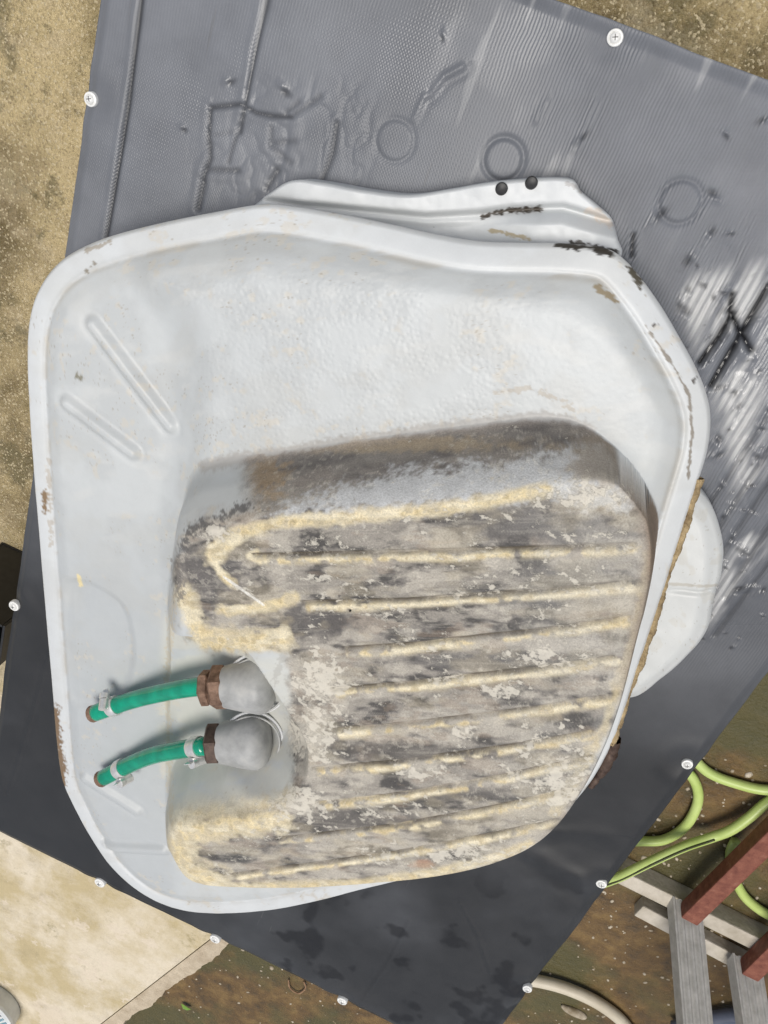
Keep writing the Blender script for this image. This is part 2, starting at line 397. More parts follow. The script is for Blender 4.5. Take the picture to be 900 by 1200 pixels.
# ------------------------------------------------------------------ the ground and the slab
g = bmesh.new()
S = 150
bmesh.ops.create_grid(g, x_segments=40, y_segments=40, size=S)
ground = link('ground', bm_mesh('ground', g), M['floor']); tag(ground, kind='structure')
SLAB = 0.06
e0 = P(258, 1100, SLAB); e1 = P(112, 1212, SLAB); ed = unit((e1 - e0)[:2]); en = np.array([-ed[1], ed[0]])
if np.dot(en, (P(100, 1000, SLAB) - e0)[:2]) < 0: en = -en            # points onto the slab
def strip(name, t0, t1, s0, s1, zt, zb, mat, seg=1, wob=0.0):
    """raised sheet with sides; s measured from the kerb line onto the slab, t along it"""
    bm = bmesh.new(); top = []; bot = []
    ts = np.linspace(t0, t1, seg + 1)
    edge = [s0 + wob * (fbm(np.array([t * 9 + 3]), np.array([3.3]), 6, .62)[0] - 0.5) for t in ts]
    pts = [e0[:2] + ed * t + en * s for t, s in zip(ts, edge)] + [e0[:2] + ed * t1 + en * s1, e0[:2] + ed * t0 + en * s1]
    top = [bm.verts.new((q[0], q[1], zt)) for q in pts]; bot = [bm.verts.new((q[0], q[1], zb)) for q in pts]
    bm.faces.new(top); n = len(pts)
    for i in range(n): bm.faces.new((top[i], top[(i + 1) % n], bot[(i + 1) % n], bot[i]))
    return link(name, bm_mesh(name, bm), mat)
tag(strip('slab', -40, 40, 0.016, 80, SLAB, -0.02, M['slab']), kind='structure')
tag(strip('kerb', -2.2, 2.2, -0.034, 0.008, SLAB - 0.012, -0.02, M['kerb'], 420, 0.05), kind='structure')

# ------------------------------------------------------------------ the bench with its rubber cover
xl = np.mean([PT(115, 0, 0)[0], PT(15, 714, 0)[0]]) ; yt = np.mean([PT(655, 0, 0)[1], PT(900, 97, 0)[1]])
xr = np.mean([PT(900, 790, 0)[0], PT(590, 1200, 0)[0]]); yb = np.mean([PT(0, 980, 0)[1], PT(470, 1205, 0)[1]])
bench = empty('workbench', ((xl + xr) / 2, (yt + yb) / 2, 0))
tag(bench, 'low workbench covered with a scuffed black rubber sheet held by white screws', 'workbench')
step = 0.00125
nx = int((xr - xl) / step); ny = int((yt - yb) / step)
gx = np.linspace(xl, xr, nx); gy = np.linspace(yb, yt, ny)
X, Y = np.meshgrid(gx, gy, indexing='ij'); X = X.ravel(); Y = Y.ravel()
# slightly uneven cut edges
ex = (fbm(Y * 9, Y * 0 + 1.7, 4) - 0.5) * 0.006; ey = (fbm(X * 9, X * 0 + 8.1, 4) - 0.5) * 0.006
wl_ = np.clip(1 - (X - xl) / 0.05, 0, 1); wr_ = np.clip(1 - (xr - X) / 0.05, 0, 1)
wb_ = np.clip(1 - (Y - yb) / 0.05, 0, 1); wt_ = np.clip(1 - (yt - Y) / 0.05, 0, 1)
X = X + ex * (wl_ - wr_); Y = Y + ey * (wt_ + wb_)
V = np.stack([X, Y, np.full(X.shape, HT)], 1)
U, W = proj(V)
Z = (fbm(X * 5, Y * 5, 3) - 0.5) * 0.005
edge_d = np.minimum(np.minimum(X - xl, xr - X), np.minimum(Y - yb, yt - Y))
Z *= sst(0.0, 0.08, edge_d)
Z -= 0.004 * (1 - sst(0.0, 0.012, edge_d))
grime = np.zeros(X.shape); wet = np.zeros(X.shape)
def ring(px, py, rpx, h):
    global Z
    c = PT(px, py, 0); e = PT(px + rpx, py, 0); r = np.linalg.norm(e - c)
    d = np.hypot(X - c[0], Y - c[1]) * (1 + .05 * (fbm(X * 40, Y * 40, 2) - .5)); Z = Z + h * .7 * sst(r, r * .86, d) - h * np.exp(-((d - r * 1.03) / 0.0026) ** 2) * (.4 + 1.1 * fbm(X * 30 + 7, Y * 30, 2))
ring(590, 187, 23, 0.0015); ring(797, 237, 25, 0.0014); ring(463, 165, 22, 0.0009)
def line(pts, wpx, depth, gr=0.0):
    global Z, grime
    q = [PT(a, b, 0) for a, b in pts]; dd, t, s = seg_dist(X, Y, q); w = max(wpx * 0.0007, .0028)
    w = w * (0.6 + 0.8 * fbm(X * 22, Y * 22, 2)); depth = depth * .62 * (0.2 + 1.4 * fbm(X * 15 + 5, Y * 15, 2))
    gsn = np.exp(-(dd / w) ** 2); Z = Z - depth * gsn
    Z = Z + 0.5 * depth * np.exp(-((dd - 2.2 * w) / (1.2 * w)) ** 2) * (s > 0)
    if gr: grime = np.maximum(grime, gr * gsn)
line([(166, 0), (150, 130), (125, 280)], 2.0, 0.0022, 0.8)
line([(314, 0), (300, 60), (288, 120), (281, 155)], 2.4, 0.0020, 0.6)
line([(248, 126), (265, 124), (282, 122), (300, 132), (320, 136), (342, 137)], 3.2, 0.0030, 0.6)
line([(247, 128), (245, 160), (247, 185), (240, 205), (233, 245)], 3.4, 0.0032, 0.6)
line([(242, 198), (255, 199), (280, 200)], 2.6, 0.0022, 0.4)
line([(281, 150), (275, 165), (268, 190)], 2.4, 0.002, 0.4)
line([(250, 158), (278, 154)], 2.0, 0.0012, 0.2)
line([(318, 150), (318, 170), (328, 180), (340, 190)], 2.5, 0.002, 0.3)
line([(318, 168), (345, 165)], 2.4, 0.0018, 0.3)
line([(336, 132), (350, 120)], 3, 0.002, 0.3); line([(345, 134), (375, 113)], 3, 0.002, 0.3)
line([(325, 200), (313, 220)], 2.6, 0.0025, 0.5); line([(395, 145), (390, 180), (378, 212)], 2.6, 0.0025, 0.5)
line([(505, 110), (520, 90), (542, 78)], 2.2, -0.0016); line([(485, 140), (498, 112)], 2.2, -0.0014)
line([(628, 140), (640, 120)], 2, -0.0012); line([(672, 175), (684, 150), (698, 120)], 2, -0.001)
line([(858, 345), (855, 365), (868, 390), (880, 410)], 4, 0.004, 1.0)
line([(820, 425), (842, 395), (858, 368)], 4.5, 0.004, 1.0); line([(833, 452), (868, 392), (900, 335)], 4.5, 0.0045, 1.0)
line([(735, 302), (738, 270)], 3, -0.002, 0); line([(740, 300), (742, 275)], 2.5, 0.003, .9)
for a, b in (((905, 480), (832, 590)), ((905, 520), (838, 625)), ((905, 560), (845, 650)), ((905, 610), (850, 700)), ((905, 655), (838, 745))):
    line([a, b], 2.2, 0.0012, 0.4)
# fold of the sheet near its right-hand corner
line([(632, 973), (672, 974), (712, 978)], 16, -0.0022); line([(628, 1000), (655, 1015), (690, 1030), (703, 1035)], 24, -0.0034)
line([(60, 760), (40, 830), (10, 930)], 2.2, -0.0012); line([(480, 1080), (455, 1130), (420, 1180)], 3, -0.001)
line([(540, 1060), (560, 1095), (575, 1140)], 3, -0.0007)
rs = np.random.RandomState(5)
def dent(px, py, r, h, gr=0.9):
    global Z, grime, wet
    c = PT(px, py, 0); r = r * 0.00075; th = rs.rand() * 6.28; ca, sa = math.cos(th), math.sin(th); dx = X - c[0]; dy = Y - c[1]
    w = np.where((np.abs(dx) < .03) & (np.abs(dy) < .03))[0]; dx = dx[w]; dy = dy[w]; st_ = 1.2 + rs.rand()
    jit = 1 + .9 * (fbm(X[w] * 220, Y[w] * 220, 2) - .5)
    d = np.hypot((dx * ca + dy * sa) / st_, -dx * sa + dy * ca) * jit
    off_ = np.hypot((dx * ca + dy * sa) / st_ - r * .9, -dx * sa + dy * ca + r * .8) * jit
    Z[w] += h * np.exp(-(d / r) ** 2) - .8 * h * np.exp(-(off_ / (.8 * r)) ** 2)
    grime[w] = np.maximum(grime[w], gr * np.exp(-(off_ / (.9 * r)) ** 2)); wet[w] = np.maximum(wet[w], np.exp(-(d / r) ** 2))
for (a, b, r) in ((678, 165, 4), (766, 256, 6), (840, 234, 6), (812, 300, 6), (830, 276, 5), (853, 273, 3), (807, 345, 5), (798, 352, 6), (803, 372, 6),
                  (852, 455, 6), (866, 462, 5), (862, 480, 4), (838, 520, 6), (835, 535, 5), (887, 530, 6), (890, 500, 4), (855, 360, 4), (845, 340, 4),
                  (870, 645, 5), (875, 690, 6), (890, 695, 4), (858, 628, 3), (865, 640, 6), (822, 330, 4), (838, 345, 3), (245, 150, 2), (213, 149, 4),
                  (265, 95, 5), (330, 100, 6), (520, 40, 3), (900, 140, 4), (850, 155, 3), (645, 300, 4)):
    dent(a, b, r * .8, 0.0015, .6)
for i in range(90):
    a = rs.uniform(790, 905); b = rs.uniform(300, 760)
    if sdf(np.array([a]), np.array([b]), [(740, 250), (905, 250), (905, 780), (800, 770), (850, 650), (830, 480)])[0] > 0: dent(a, b, rs.uniform(1.0, 2.6), rs.uniform(0.0006, 0.0016), rs.uniform(.2, .8))
crz = sst(0, 40, sdf(U, W, [(215, 90), (420, 70), (470, 130), (440, 250), (200, 260)]))
rg1 = 1 - np.abs(fbm(X * 24 + 2, Y * 17, 3) - .5) * 7; rg2 = 1 - np.abs(fbm(X * 40 + 9, Y * 33 + 4, 3) - .5) * 7
Z = Z - crz * (0.0010 * np.clip(rg1, 0, 1) ** 2 + 0.0009 * np.clip(rg2, 0, 1) ** 2)
crr = sst(0, 50, sdf(U, W, [(770, 290), (905, 200), (905, 760), (820, 760), (850, 600), (800, 400)]))
Z = Z - crr * 0.0009 * np.clip(rg2, 0, 1) ** 2
SCREWS = ((721, 44, 20), (107, 116, 15), (16, 709, 11), (117, 1036, 11), (252, 1101, 11), (401, 1173, 11), (618, 1158, 11), (705, 1035, 13), (805, 895, 14))
for (a, b, c_) in SCREWS:
    q = PT(a, b, 0); d = np.hypot(X - q[0], Y - q[1]); Z = Z - .0016 * np.exp(-(d / .014) ** 2) + .0012 * np.exp(-((d - .026) / .012) ** 2)
right = sst(560, 720, U) * sst(860, 640, W - (U - 760) * .2)
dotm = sst(620, 420, U) * sst(60, 130, W + U * .15) * sst(330, 250, W) * sst(0.35, 0.6, fbm(X * 14, Y * 14, 3) + .12)
rib = (0.30 + 0.7 * sst(0.36, 0.55, fbm(X * 9 + 4, Y * 9, 3))) * right + 0.16 * sst(500, 300, W)
nz = fbm(X * 26, Y * 11, 4)
wet = np.maximum(wet, sst(0.42, 0.54, nz + 0.16 * sst(790, 860, U) * sst(360, 460, W) * sst(780, 640, W) - .05) * sst(760, 820, U) * sst(330, 400, W) * sst(770, 700, W))
wet = np.maximum(wet, 0.45 * sst(.56, .66, fbm(X * 12 + 9, Y * 12, 4)) * sst(400, 200, W))
grime = np.maximum(grime, 0.7 * sst(.60, .68, fbm(X * 16 + 2, Y * 16 + 7, 4)) * sst(1000, 1080, W))
dust_sheen = np.clip(.9 * sst(1000, 350, W - .25 * (U - 450)) + (fbm(X * 6 + 1, Y * 6, 4) - .5) * .7, 0, 1)  # dusty greying and painted sheen, stronger towards top and right
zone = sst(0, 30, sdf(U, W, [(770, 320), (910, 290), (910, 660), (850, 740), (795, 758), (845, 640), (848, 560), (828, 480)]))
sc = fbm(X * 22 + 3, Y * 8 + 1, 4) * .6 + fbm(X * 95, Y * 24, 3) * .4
glare_scuff = sst(.64, .50, sc) * zone * (.45 + .55 * sst(-.6, .3, np.sin(X * 2 * math.pi / .0068)))  # wet glare painted as pale ribbed streaks
glare_scuff = np.maximum(glare_scuff, .30 * sst(.60, .66, fbm(X * 70, Y * 9 + 2, 3)) * sst(330, 120, W) * sst(480, 600, U))
V[:, 2] = HT + Z
idx = np.arange(nx * ny).reshape(nx, ny)
F = np.stack([idx[:-1, :-1].ravel(), idx[1:, :-1].ravel(), idx[1:, 1:].ravel(), idx[:-1, 1:].ravel()], 1)
# skirt so the sheet has thickness
loop = np.concatenate([idx[:, 0], idx[-1, 1:], idx[-2::-1, -1], idx[0, -2:0:-1]])
Vs = V[loop].copy(); Vs[:, 2] = HT - 0.009; base_i = len(V); kk = np.arange(len(loop)); k2 = (kk + 1) % len(loop)
F = np.vstack([F, np.stack([loop[kk], base_i + kk, base_i + k2, loop[k2]], 1)])
ext = lambda A_: np.concatenate([A_, A_[loop]])
V = np.vstack([V, Vs])
me = np_mesh('rubber_cover', V, F)
attr_f(me, 'rib', ext(rib)); attr_f(me, 'dot', ext(dotm)); attr_f(me, 'wet', ext(wet)); attr_f(me, 'dust_sheen', ext(dust_sheen)); attr_f(me, 'glare_scuff', ext(glare_scuff)); attr_f(me, 'grime', ext(np.clip(grime, 0, 1)))
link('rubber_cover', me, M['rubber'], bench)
bm = bmesh.new(); beam_bm(bm, ((xl + xr) / 2, yb + .006, HT - 0.032), ((xl + xr) / 2, yt - .006, HT - 0.032), xr - xl - .012, 0.022, 0.001)
link('top_board', bm_mesh('top_board', bm), M['ply'], bench)
for (x, y) in ((xl + .16, yb + .16), (xr - .16, yb + .16), (xl + .16, yt - .16), (xr - .16, yt - .16)):
    bm = bmesh.new(); zb = SLAB if np.dot(np.array([x, y]) - e0[:2], en) > 0.02 else 0.0
    beam_bm(bm, (x, y, zb), (x, y, HT - .033), 0.05, 0.05, 0.003, (0, 1, 0)); link('leg', bm_mesh('leg', bm), M['frame'], bench)
def screw(px, py, dpx, ring_=False):
    c = PT(px, py, 0.0); e = PT(px + dpx / 2, py, 0.0); r = np.linalg.norm(e - c)
    c[0] = min(max(c[0], xl + .3 * r), xr - .3 * r); c[1] = min(max(c[1], yb + .3 * r), yt - .3 * r)
    tilt = unit((random.uniform(-.06, .06), random.uniform(-.06, .06), 1))
    o = lathe('screw', c + np.array([0, 0, -.004]), tilt, [(0, r), (0.0052, r), (0.0062, r * .93), (0.0066, r * .72), (0.0058, r * .66), (0.0068, r * .6), (0.0082, r * .35), (0.0086, r * .2)], M['screw'], bench, 28)
    bm = bmesh.new()
    for a in (0.4, 0.4 + math.pi / 2):
        dx = np.array([math.cos(a), math.sin(a), 0]) * r * .34
        beam_bm(bm, c + np.array([0, 0, .0042]) - dx, c + np.array([0, 0, .0042]) + dx, r * .13, 0.0006, 0)
    link('cross_slot', bm_mesh('cross_slot', bm), M['screw_dark'], o)
for a in SCREWS: screw(*a)

# ------------------------------------------------------------------ the fuel tank
zf, zl, z1, z2 = 0.070, 0.075, 0.098, 0.172      # seam, ledge, shoulder, raised sump: heights above the bench
FL = [(30, 430), (31, 385), (38, 352), (52, 325), (72, 304), (100, 288), (135, 275), (190, 261), (250, 249), (305, 240), (345, 243), (400, 252), (450, 262), (510, 275), (560, 283), (610, 285), (660, 286), (705, 291), (728, 302), (752, 328), (775, 360), (797, 397), (815, 430), (828, 462), (833, 492), (829, 530), (816, 572), (800, 622), (782, 680), (762, 740), (742, 800), (724, 858), (712, 885), (690, 922), (655, 960), (610, 985), (560, 1005), (490, 1028), (420, 1045), (370, 1058), (310, 1069), (250, 1072), (205, 1066), (165, 1048), (130, 1018), (105, 982), (85, 945), (72, 915), (66, 880), (60, 815), (52, 720), (45, 640), (38, 560), (33, 490)]
flange = smooth_closed([PT(a, b, zf)[:2] for a, b in FL], 1200)
S1 = [(216, 560), (221, 480), (222, 420), (213, 378), (190, 348), (172, 322), (220, 303), (300, 290), (400, 297), (500, 307), (600, 318), (680, 331), (730, 362), (770, 412), (795, 460), (802, 520), (794, 570), (772, 650), (748, 735), (722, 815), (690, 870), (600, 890), (420, 900), (260, 880), (225, 800), (205, 640)]
s1p = smooth_closed([PT(a, b, (zl + z1) / 2)[:2] for a, b in S1], 160)
TOPP = [(213, 650), (216, 720), (212, 800), (208, 900), (206, 985), (212, 1022), (232, 1037), (270, 1041), (350, 1042), (430, 1037), (500, 1030), (560, 1018), (610, 1000), (645, 975), (675, 935), (700, 890), (722, 835), (742, 760), (758, 690), (762, 640), (754, 600), (728, 572), (690, 566), (630, 577), (560, 590), (480, 598), (400, 602), (330, 608), (262, 622), (228, 634)]
topw = np.array([PT(a, b, z2)[:2] for a, b in TOPP])
topp = smooth_closed(topw, 380)
BASEV = [(197, 690), (195, 780), (194, 880), (194, 960), (200, 1000)]
cen = topw.mean(0)
def off(a, b, d):
    q = PT(a, b, z2)[:2]; return q + unit(q - cen) * d
basew = [PT(a, b, zl)[:2] for a, b in BASEV] + [off(a, b, d) for a, b, d in ((212, 1022, .045), (270, 1041, .03), (430, 1037, .026), (560, 1018, .024), (645, 975, .02), (700, 890, .016), (742, 760, .012))]
basew += [PT(a, b, z1)[:2] for a, b in ((764, 680), (773, 622), (761, 580), (735, 540), (692, 502), (640, 488), (560, 496), (440, 512), (330, 528), (250, 540), (218, 560), (205, 610))]
basep = smooth_closed(basew, 380)
NOT_ = [(140, 752), (200, 757), (236, 757), (270, 766), (310, 766), (336, 764), (350, 782), (354, 830), (354, 890), (346, 925), (325, 942), (280, 953), (215, 962), (140, 972)]
notp = smooth_closed([PT(a, b, z2)[:2] for a, b in NOT_], 140)
gF = GridSDF(flange[::4], 0.002, 0.02); g1 = GridSDF(s1p, 0.002, 0.1); gT = GridSDF(topp, 0.0015, 0.12); gB = GridSDF(basep, 0.0015, 0.1); gN = GridSDF(notp, 0.002, 0.1)
nMid = PT(285, 850, .12)[:2]; _q = PT(200, 850, .12)[:2] - nMid; nSl = _q[1] / _q[0]
nA = PT(198, 850, zl)[:2]; nB = PT(350, 850, z2)[:2]
GRO = [[(297, 652), (480, 648), (743, 640)], [(356, 706), (480, 703), (733, 685)], [(403, 760), (480, 755), (737, 727)], [(390, 808), (480, 800), (717, 773)],
       [(393, 855), (485, 847), (712, 819)], [(368, 901), (460, 893), (692, 861)], [(372, 941), (460, 932), (690, 891)], [(324, 983), (460, 968), (668, 929)], [(272, 1027), (460, 1001), (653, 965)]]
BEAD = [[(110, 380), (200, 498)], [(80, 472), (156, 530)], [(100, 912), (160, 950)], [(124, 993), (192, 996)]]
cen0 = np.array(PT(430, 680, 0.12)[:2])
def tank_h(x, y):
    d = gF(x, y); dT = gT(x, y); dB = gB(x, y); dN = gN(x, y); d1 = g1(x, y)
    z = zf - 0.004 * (1 - np.clip(d / 0.004, 0, 1)) ** 2 + 0.0012 * np.sin(np.clip(d / 0.021, 0, 1) * math.pi)
    rt = sst(.20, .42, x - cen0[0] + (y - cen0[1]) * .5)                      # the seam is crimped deeper along the right
    z = z - (0.0014 + 0.0028 * rt) * np.exp(-((d - 0.0225) / 0.0030) ** 2)
    z = z + (zl - zf) * sst(0.020, 0.042, d)
    t1 = sst(-0.030, 0.032, d1)
    z = z + t1 * (z1 - zl) * (0.86 + 0.14 * sst(0.0, 0.10, d1))
    db = np.clip(dB, 0, None); dt = np.clip(-dT, 0, None)
    t = np.where(dT > 0, 1.0, db / (db + dt + 1e-6)); t = np.where(dB <= 0, 0, t)
    s = (0.45 * t * t * (3 - 2 * t) + 0.55 * (1 - (1 - t) ** 2.1)) * (0.25 + 0.75 * sst(0.0, 0.40, t))
    zs = z2 + 0.004 * sst(0.0, 0.08, dT) - 0.0025 * (1 - sst(0.0, 0.012, dT))
    zz = z + s * (zs - z)
    tn = np.clip(((x - nA[0]) * (nB[0] - nA[0]) + (y - nA[1]) * (nB[1] - nA[1])) / np.sum((nB - nA) ** 2), 0, 1)
    fl = zl + 0.002 + (z2 - zl) * (0.33 * tn + 0.67 * tn ** 6)
    wlo = sst(nMid[1] + .005, nMid[1] - .045, y - (x - nMid[0]) * nSl)
    m = sst(-0.010, 0.006, dN) * (1 - wlo) + sst(-0.012, 0.050, dN) * wlo
    zz = np.where(dN > -0.02, zz * (1 - m) + np.minimum(zz, fl) * m, zz)
    return zz, d, dT, dB, dN, d1, t
def surf(px, py):
    z = z1
    for i in range(12):
        q = PT(px, py, z); z = 0.5 * z + 0.5 * float(tank_h(np.array([q[0]]), np.array([q[1]]))[0][0])
    return PT(px, py, z)
NR = 400
rr = 1 - (np.linspace(0, 1, NR) ** 1.12) * 0.997
Vx = (cen0[0] + (flange[:, 0][None, :] - cen0[0]) * rr[:, None]).ravel(); Vy = (cen0[1] + (flange[:, 1][None, :] - cen0[1]) * rr[:, None]).ravel()
Zt, dF, dT, dB, dN, d1, tS = tank_h(Vx, Vy)
plat = sst(-0.004, 0.012, dT) * sst(0.002, -0.016, dN)
yel = np.zeros(Vx.shape); gdark = np.zeros(Vx.shape)
for i, gq in enumerate(GRO):
    q = [PT(a, b, z2 + .003) for a, b in gq]; dd, tt, ss = seg_dist(Vx, Vy, q)
    up = np.dot(np.array([1.0]), np.array([1.0]))
    endm = 1.0
    dirv = (q[-1] - q[0])[:2]; nrm = unit(np.array([dirv[1], -dirv[0]]))      # towards the photograph's lower side
    dn = ss                                                                 # signed side
    wgl = 0.0024
    wob2 = (fbm(Vx * 25 + i * 7, Vy * 25, 3) - .5) * 0.006
    Zt = Zt - 0.0036 * np.exp(-(dd / wgl) ** 2) * plat
    sgn = 1.0 if np.dot(nrm, unit(np.array([dirv[1], -dirv[0]]))) > 0 else -1.0
    near = dd < 0.022
    yel = np.maximum(yel, np.where(near, np.exp(-((ss - 0.0054 + wob2 * .7) / (0.0012 + 0.0040 * fbm(Vx * 18, Vy * 40 + i, 3))) ** 2), 0) * sst(0.0, 0.02, tt + 0.002) * (dd < np.abs(ss) + 0.004))
    gdark = np.maximum(gdark, np.exp(-((ss + 0.0004) / 0.0016) ** 2) * (dd < np.abs(ss) + .002) * sst(0.28, .6, fbm(Vx * 30 + i * 3, Vy * 30, 3)))
for i, bq in enumerate(BEAD):
    q = [PT(a, b, zl) for a, b in bq]; dd, tt, ss = seg_dist(Vx, Vy, q); h = (0.0048, 0.0044, 0.003, 0.0036)[i]
    Zt = Zt + h * 1.25 * sst(0.0108, 0.0015, dd) - 0.0008 * np.exp(-((dd - .0125) / .003) ** 2)
def pblob(px, py, rpx, h):
    global Zt
    c = PT(px, py, zl); r = rpx * 0.0009; d = np.hypot(Vx - c[0], Vy - c[1]); Zt = Zt + h * np.exp(-(d / r) ** 2)
ledge = (1 - sst(-0.01, 0.02, d1)) * sst(0.02, 0.04, dF)
panp = smooth_closed([PT(a, b, zl)[:2] for a, b in ((72, 690), (88, 680), (120, 690), (146, 712), (156, 755), (150, 800), (120, 830), (80, 820), (72, 760))], 60)
Zt = Zt - 0.0042 * sst(-0.006, 0.008, GridSDF(panp, 0.002, 0.05)(Vx, Vy)) * ledge
pblob(85, 700, 20, -0.003); pblob(150, 690, 40, 0.002); pblob(120, 600, 55, 0.0015)
# webs pressed into the recess beside the outlets
q = [surf(270, 902), surf(332, 950)]; dd, tt, ss = seg_dist(Vx, Vy, q); Zt = Zt + 0.006 * np.exp(-(dd / 0.009) ** 2) * sst(-.004, .01, dN)
Zt = Zt + (fbm(Vx * 14, Vy * 14, 3) - 0.5) * 0.0014 + (fbm(Vx * 70, Vy * 70, 3) - 0.5) * 0.0005
Zt = Zt + plat * (fbm(Vx * 120, Vy * 160, 3) - .5) * 0.0012
VV = np.stack([Vx, Vy, HT + Zt], 1); U, W = proj(VV)

# paint, dirt, residue and painted ledge shade
_gd = unit((PT(743, 640, z2) - PT(297, 652, z2))[:2])
TA = (Vx * _gd[0] + Vy * _gd[1]) * 1100 + 2000 + (Zt - z1) * 350; TB = (-Vx * _gd[1] + Vy * _gd[0]) * -1100 + 2000 + (Zt - z1) * 900
n_a = fbm(TA / 40, TB / 40, 5); n_b = fbm(TA / 9 + 40, TB / 9, 4); n_c = fbm(TA / 34 + 3, TB / 13, 5, .6); n_d = fbm(TA / 3.2, TB / 3.2, 3); n_e = fbm(TA / 36 + 9, TB / 15 + 5, 5, .55)
C = np.zeros((len(U), 3)) + np.array([0.515, 0.537, 0.537])
C = mixc(C, (0.475, 0.495, 0.495), sst(.4, .65, n_a)); C = mixc(C, (0.56, 0.57, 0.555), .5 * sst(.55, .75, n_e))
C = mixc(C, (0.42, 0.443, 0.452), .75 * sst(230, 190, U) * sst(560, 720, W))  # shade on the lower left ledge put into the paint colour
C = mixc(C, (0.61, 0.63, 0.635), 0.7 * sst(0.026, 0.020, dF))
C = mixc(C, (0.56, 0.555, 0.49), .6 * sst(-.004, .012, dN) * sst(.35, .6, n_e + .1))
C = mixc(C, (0.44, 0.435, 0.40), .2 * sst(.50, .66, fbm(TA / 75 + 4, TB / 60, 5, .6)))
C = mixc(C, (0.42, 0.39, 0.33), .55 * np.exp(-((dF - .0235) / .003) ** 2) * sst(.38, .62, n_e))
C = mixc(C, (0.55, 0.51, 0.43), .5 * sst(.62, .72, n_b) * sst(.5, .6, n_a))
DP = [(290, 536), (330, 527), (420, 512), (520, 498), (600, 490), (645, 488), (694, 500), (744, 538), (778, 592), (786, 640), (778, 675), (752, 752), (718, 850), (690, 915), (640, 990), (560, 1026), (420, 1050), (240, 1050), (206, 1035), (192, 985), (206, 950), (270, 938), (320, 934), (345, 915), (338, 850), (338, 790), (325, 768), (290, 766), (240, 762), (212, 730), (203, 670), (214, 632), (238, 612), (262, 606), (290, 590)]
gD = GridSDF(smooth_closed(DP, 160), 1.5, 40)
dd_ = gD(U, W) + (n_b - .5) * 12 + (n_d - .5) * 5
dd_ = dd_ + 14 * (n_a - .5)
lw = sst(345, 290, U) * np.maximum(sst(620, 590, W), sst(900, 930, W))
rw0 = sst(712, 738, U) * (1 - plat); dd_ = dd_ * (1 - rw0) + rw0 * (gD(U, W) + 3)
dd_ = dd_ * (1 - lw) + lw * (gD(U, W) + (n_b - .5) * 26 * sst(800, 700, W)); dirt = sst(-6 - 12 * lw, 7 + 12 * lw, dd_) * sst(0.0, 0.10, tS + .10 * (n_b - .5) * (1 - rw0))
D = np.zeros_like(C) + np.array([0.325, 0.30, 0.262])
D = mixc(D, (0.235, 0.218, 0.198), .85 * sst(.44, .58, n_c)); D = mixc(D, (0.46, 0.425, 0.365), sst(.52, .36, n_e)); 
D = mixc(D, (0.085, 0.08, 0.076), .95 * sst(.55, .66, n_e * .6 + n_c * .4 + .04)); D = mixc(D, (0.34, 0.26, 0.19), .3 * sst(.60, .70, fbm(TA / 30 + 77, TB / 12, 4)))
topwall = 1 - sst(-.002, .006, dT)
D = mixc(D, (0.20, 0.182, 0.168), .7 * sst(480, 520, 0 * U + 520) * topwall * sst(615, 560, W))
# grey-white overspray low on the sloping front
WP = [(330, 600), (400, 575), (470, 556), (560, 546), (620, 540), (690, 522), (735, 560), (745, 590), (700, 590), (640, 580), (560, 586), (450, 596)]
gW = GridSDF(smooth_closed(WP, 100), 1.5, 60)(U, W)
D = mixc(D, (0.57, 0.58, 0.58), sst(-12, 8, gW + (n_b - .5) * 34 + (n_d - .5) * 22))
def blobm(px, py, rx, ry, rag=.6):
    d = np.hypot((U - px) / rx, (W - py) / ry); return sst(1.35, 0.55, d + (n_b - .5) * rag * 1.7 + (n_d - .5) * rag * .7)
D = mixc(D, (0.40, 0.28, 0.15), .55 * blobm(306, 552, 26, 34, 1.2)); D = mixc(D, (0.45, 0.36, 0.24), .7 * blobm(420, 520, 190, 10)); D = mixc(D, (0.36, 0.30, 0.23), .7 * blobm(710, 540, 45, 40))
D = mixc(D, (0.11, 0.103, 0.10), .9 * blobm(615, 614, 95, 22)); D = mixc(D, (0.13, 0.122, 0.118), .9 * blobm(248, 668, 40, 36)); D = mixc(D, (0.12, 0.112, 0.107), .9 * blobm(365, 730, 55, 20)); D = mixc(D, (0.13, 0.12, 0.11), .8 * blobm(470, 880, 70, 12)); D = mixc(D, (0.13, 0.12, 0.11), .8 * blobm(440, 965, 90, 9)); D = mixc(D, (0.09, 0.085, 0.08), .9 * blobm(395, 880, 18, 12, .4)); D = mixc(D, (0.15, 0.145, 0.14), .8 * blobm(600, 700, 70, 10)); D = mixc(D, (0.17, 0.16, 0.15), .75 * blobm(660, 672, 60, 9)); D = mixc(D, (0.16, 0.152, 0.145), .8 * blobm(560, 775, 90, 9)); D = mixc(D, (0.15, 0.14, 0.13), .8 * blobm(600, 880, 60, 9)); D = mixc(D, (0.14, 0.13, 0.12), .8 * blobm(540, 930, 80, 9)); D = mixc(D, (0.08, 0.08, 0.08), .9 * blobm(278, 1006, 26, 6, .3)); D = mixc(D, (0.14, 0.13, 0.12), .8 * blobm(385, 955, 34, 16))
D = mixc(D, (0.02, 0.02, 0.018), blobm(622, 784, 12, 5, .3)); D = mixc(D, (0.03, 0.028, 0.025), blobm(640, 838, 10, 4, .5)); D = mixc(D, (0.42, 0.22, 0.13), .7 * blobm(497, 1012, 14, 6))
Yc = np.array([0.69, 0.58, 0.35])
def ypoly(pts, w, rag=1.0, a=1.0):
    global yel
    d, t, s = seg_dist(U, W, pts); yel = np.maximum(yel, a * sst(w * 1.5, w * .3, d + (n_b - .5) * w * rag * 1.5 + (n_e - .5) * w * rag))
yel = yel * plat * sst(.34, .56, n_e + .7 * (n_b - .5) + .05) * 1.1
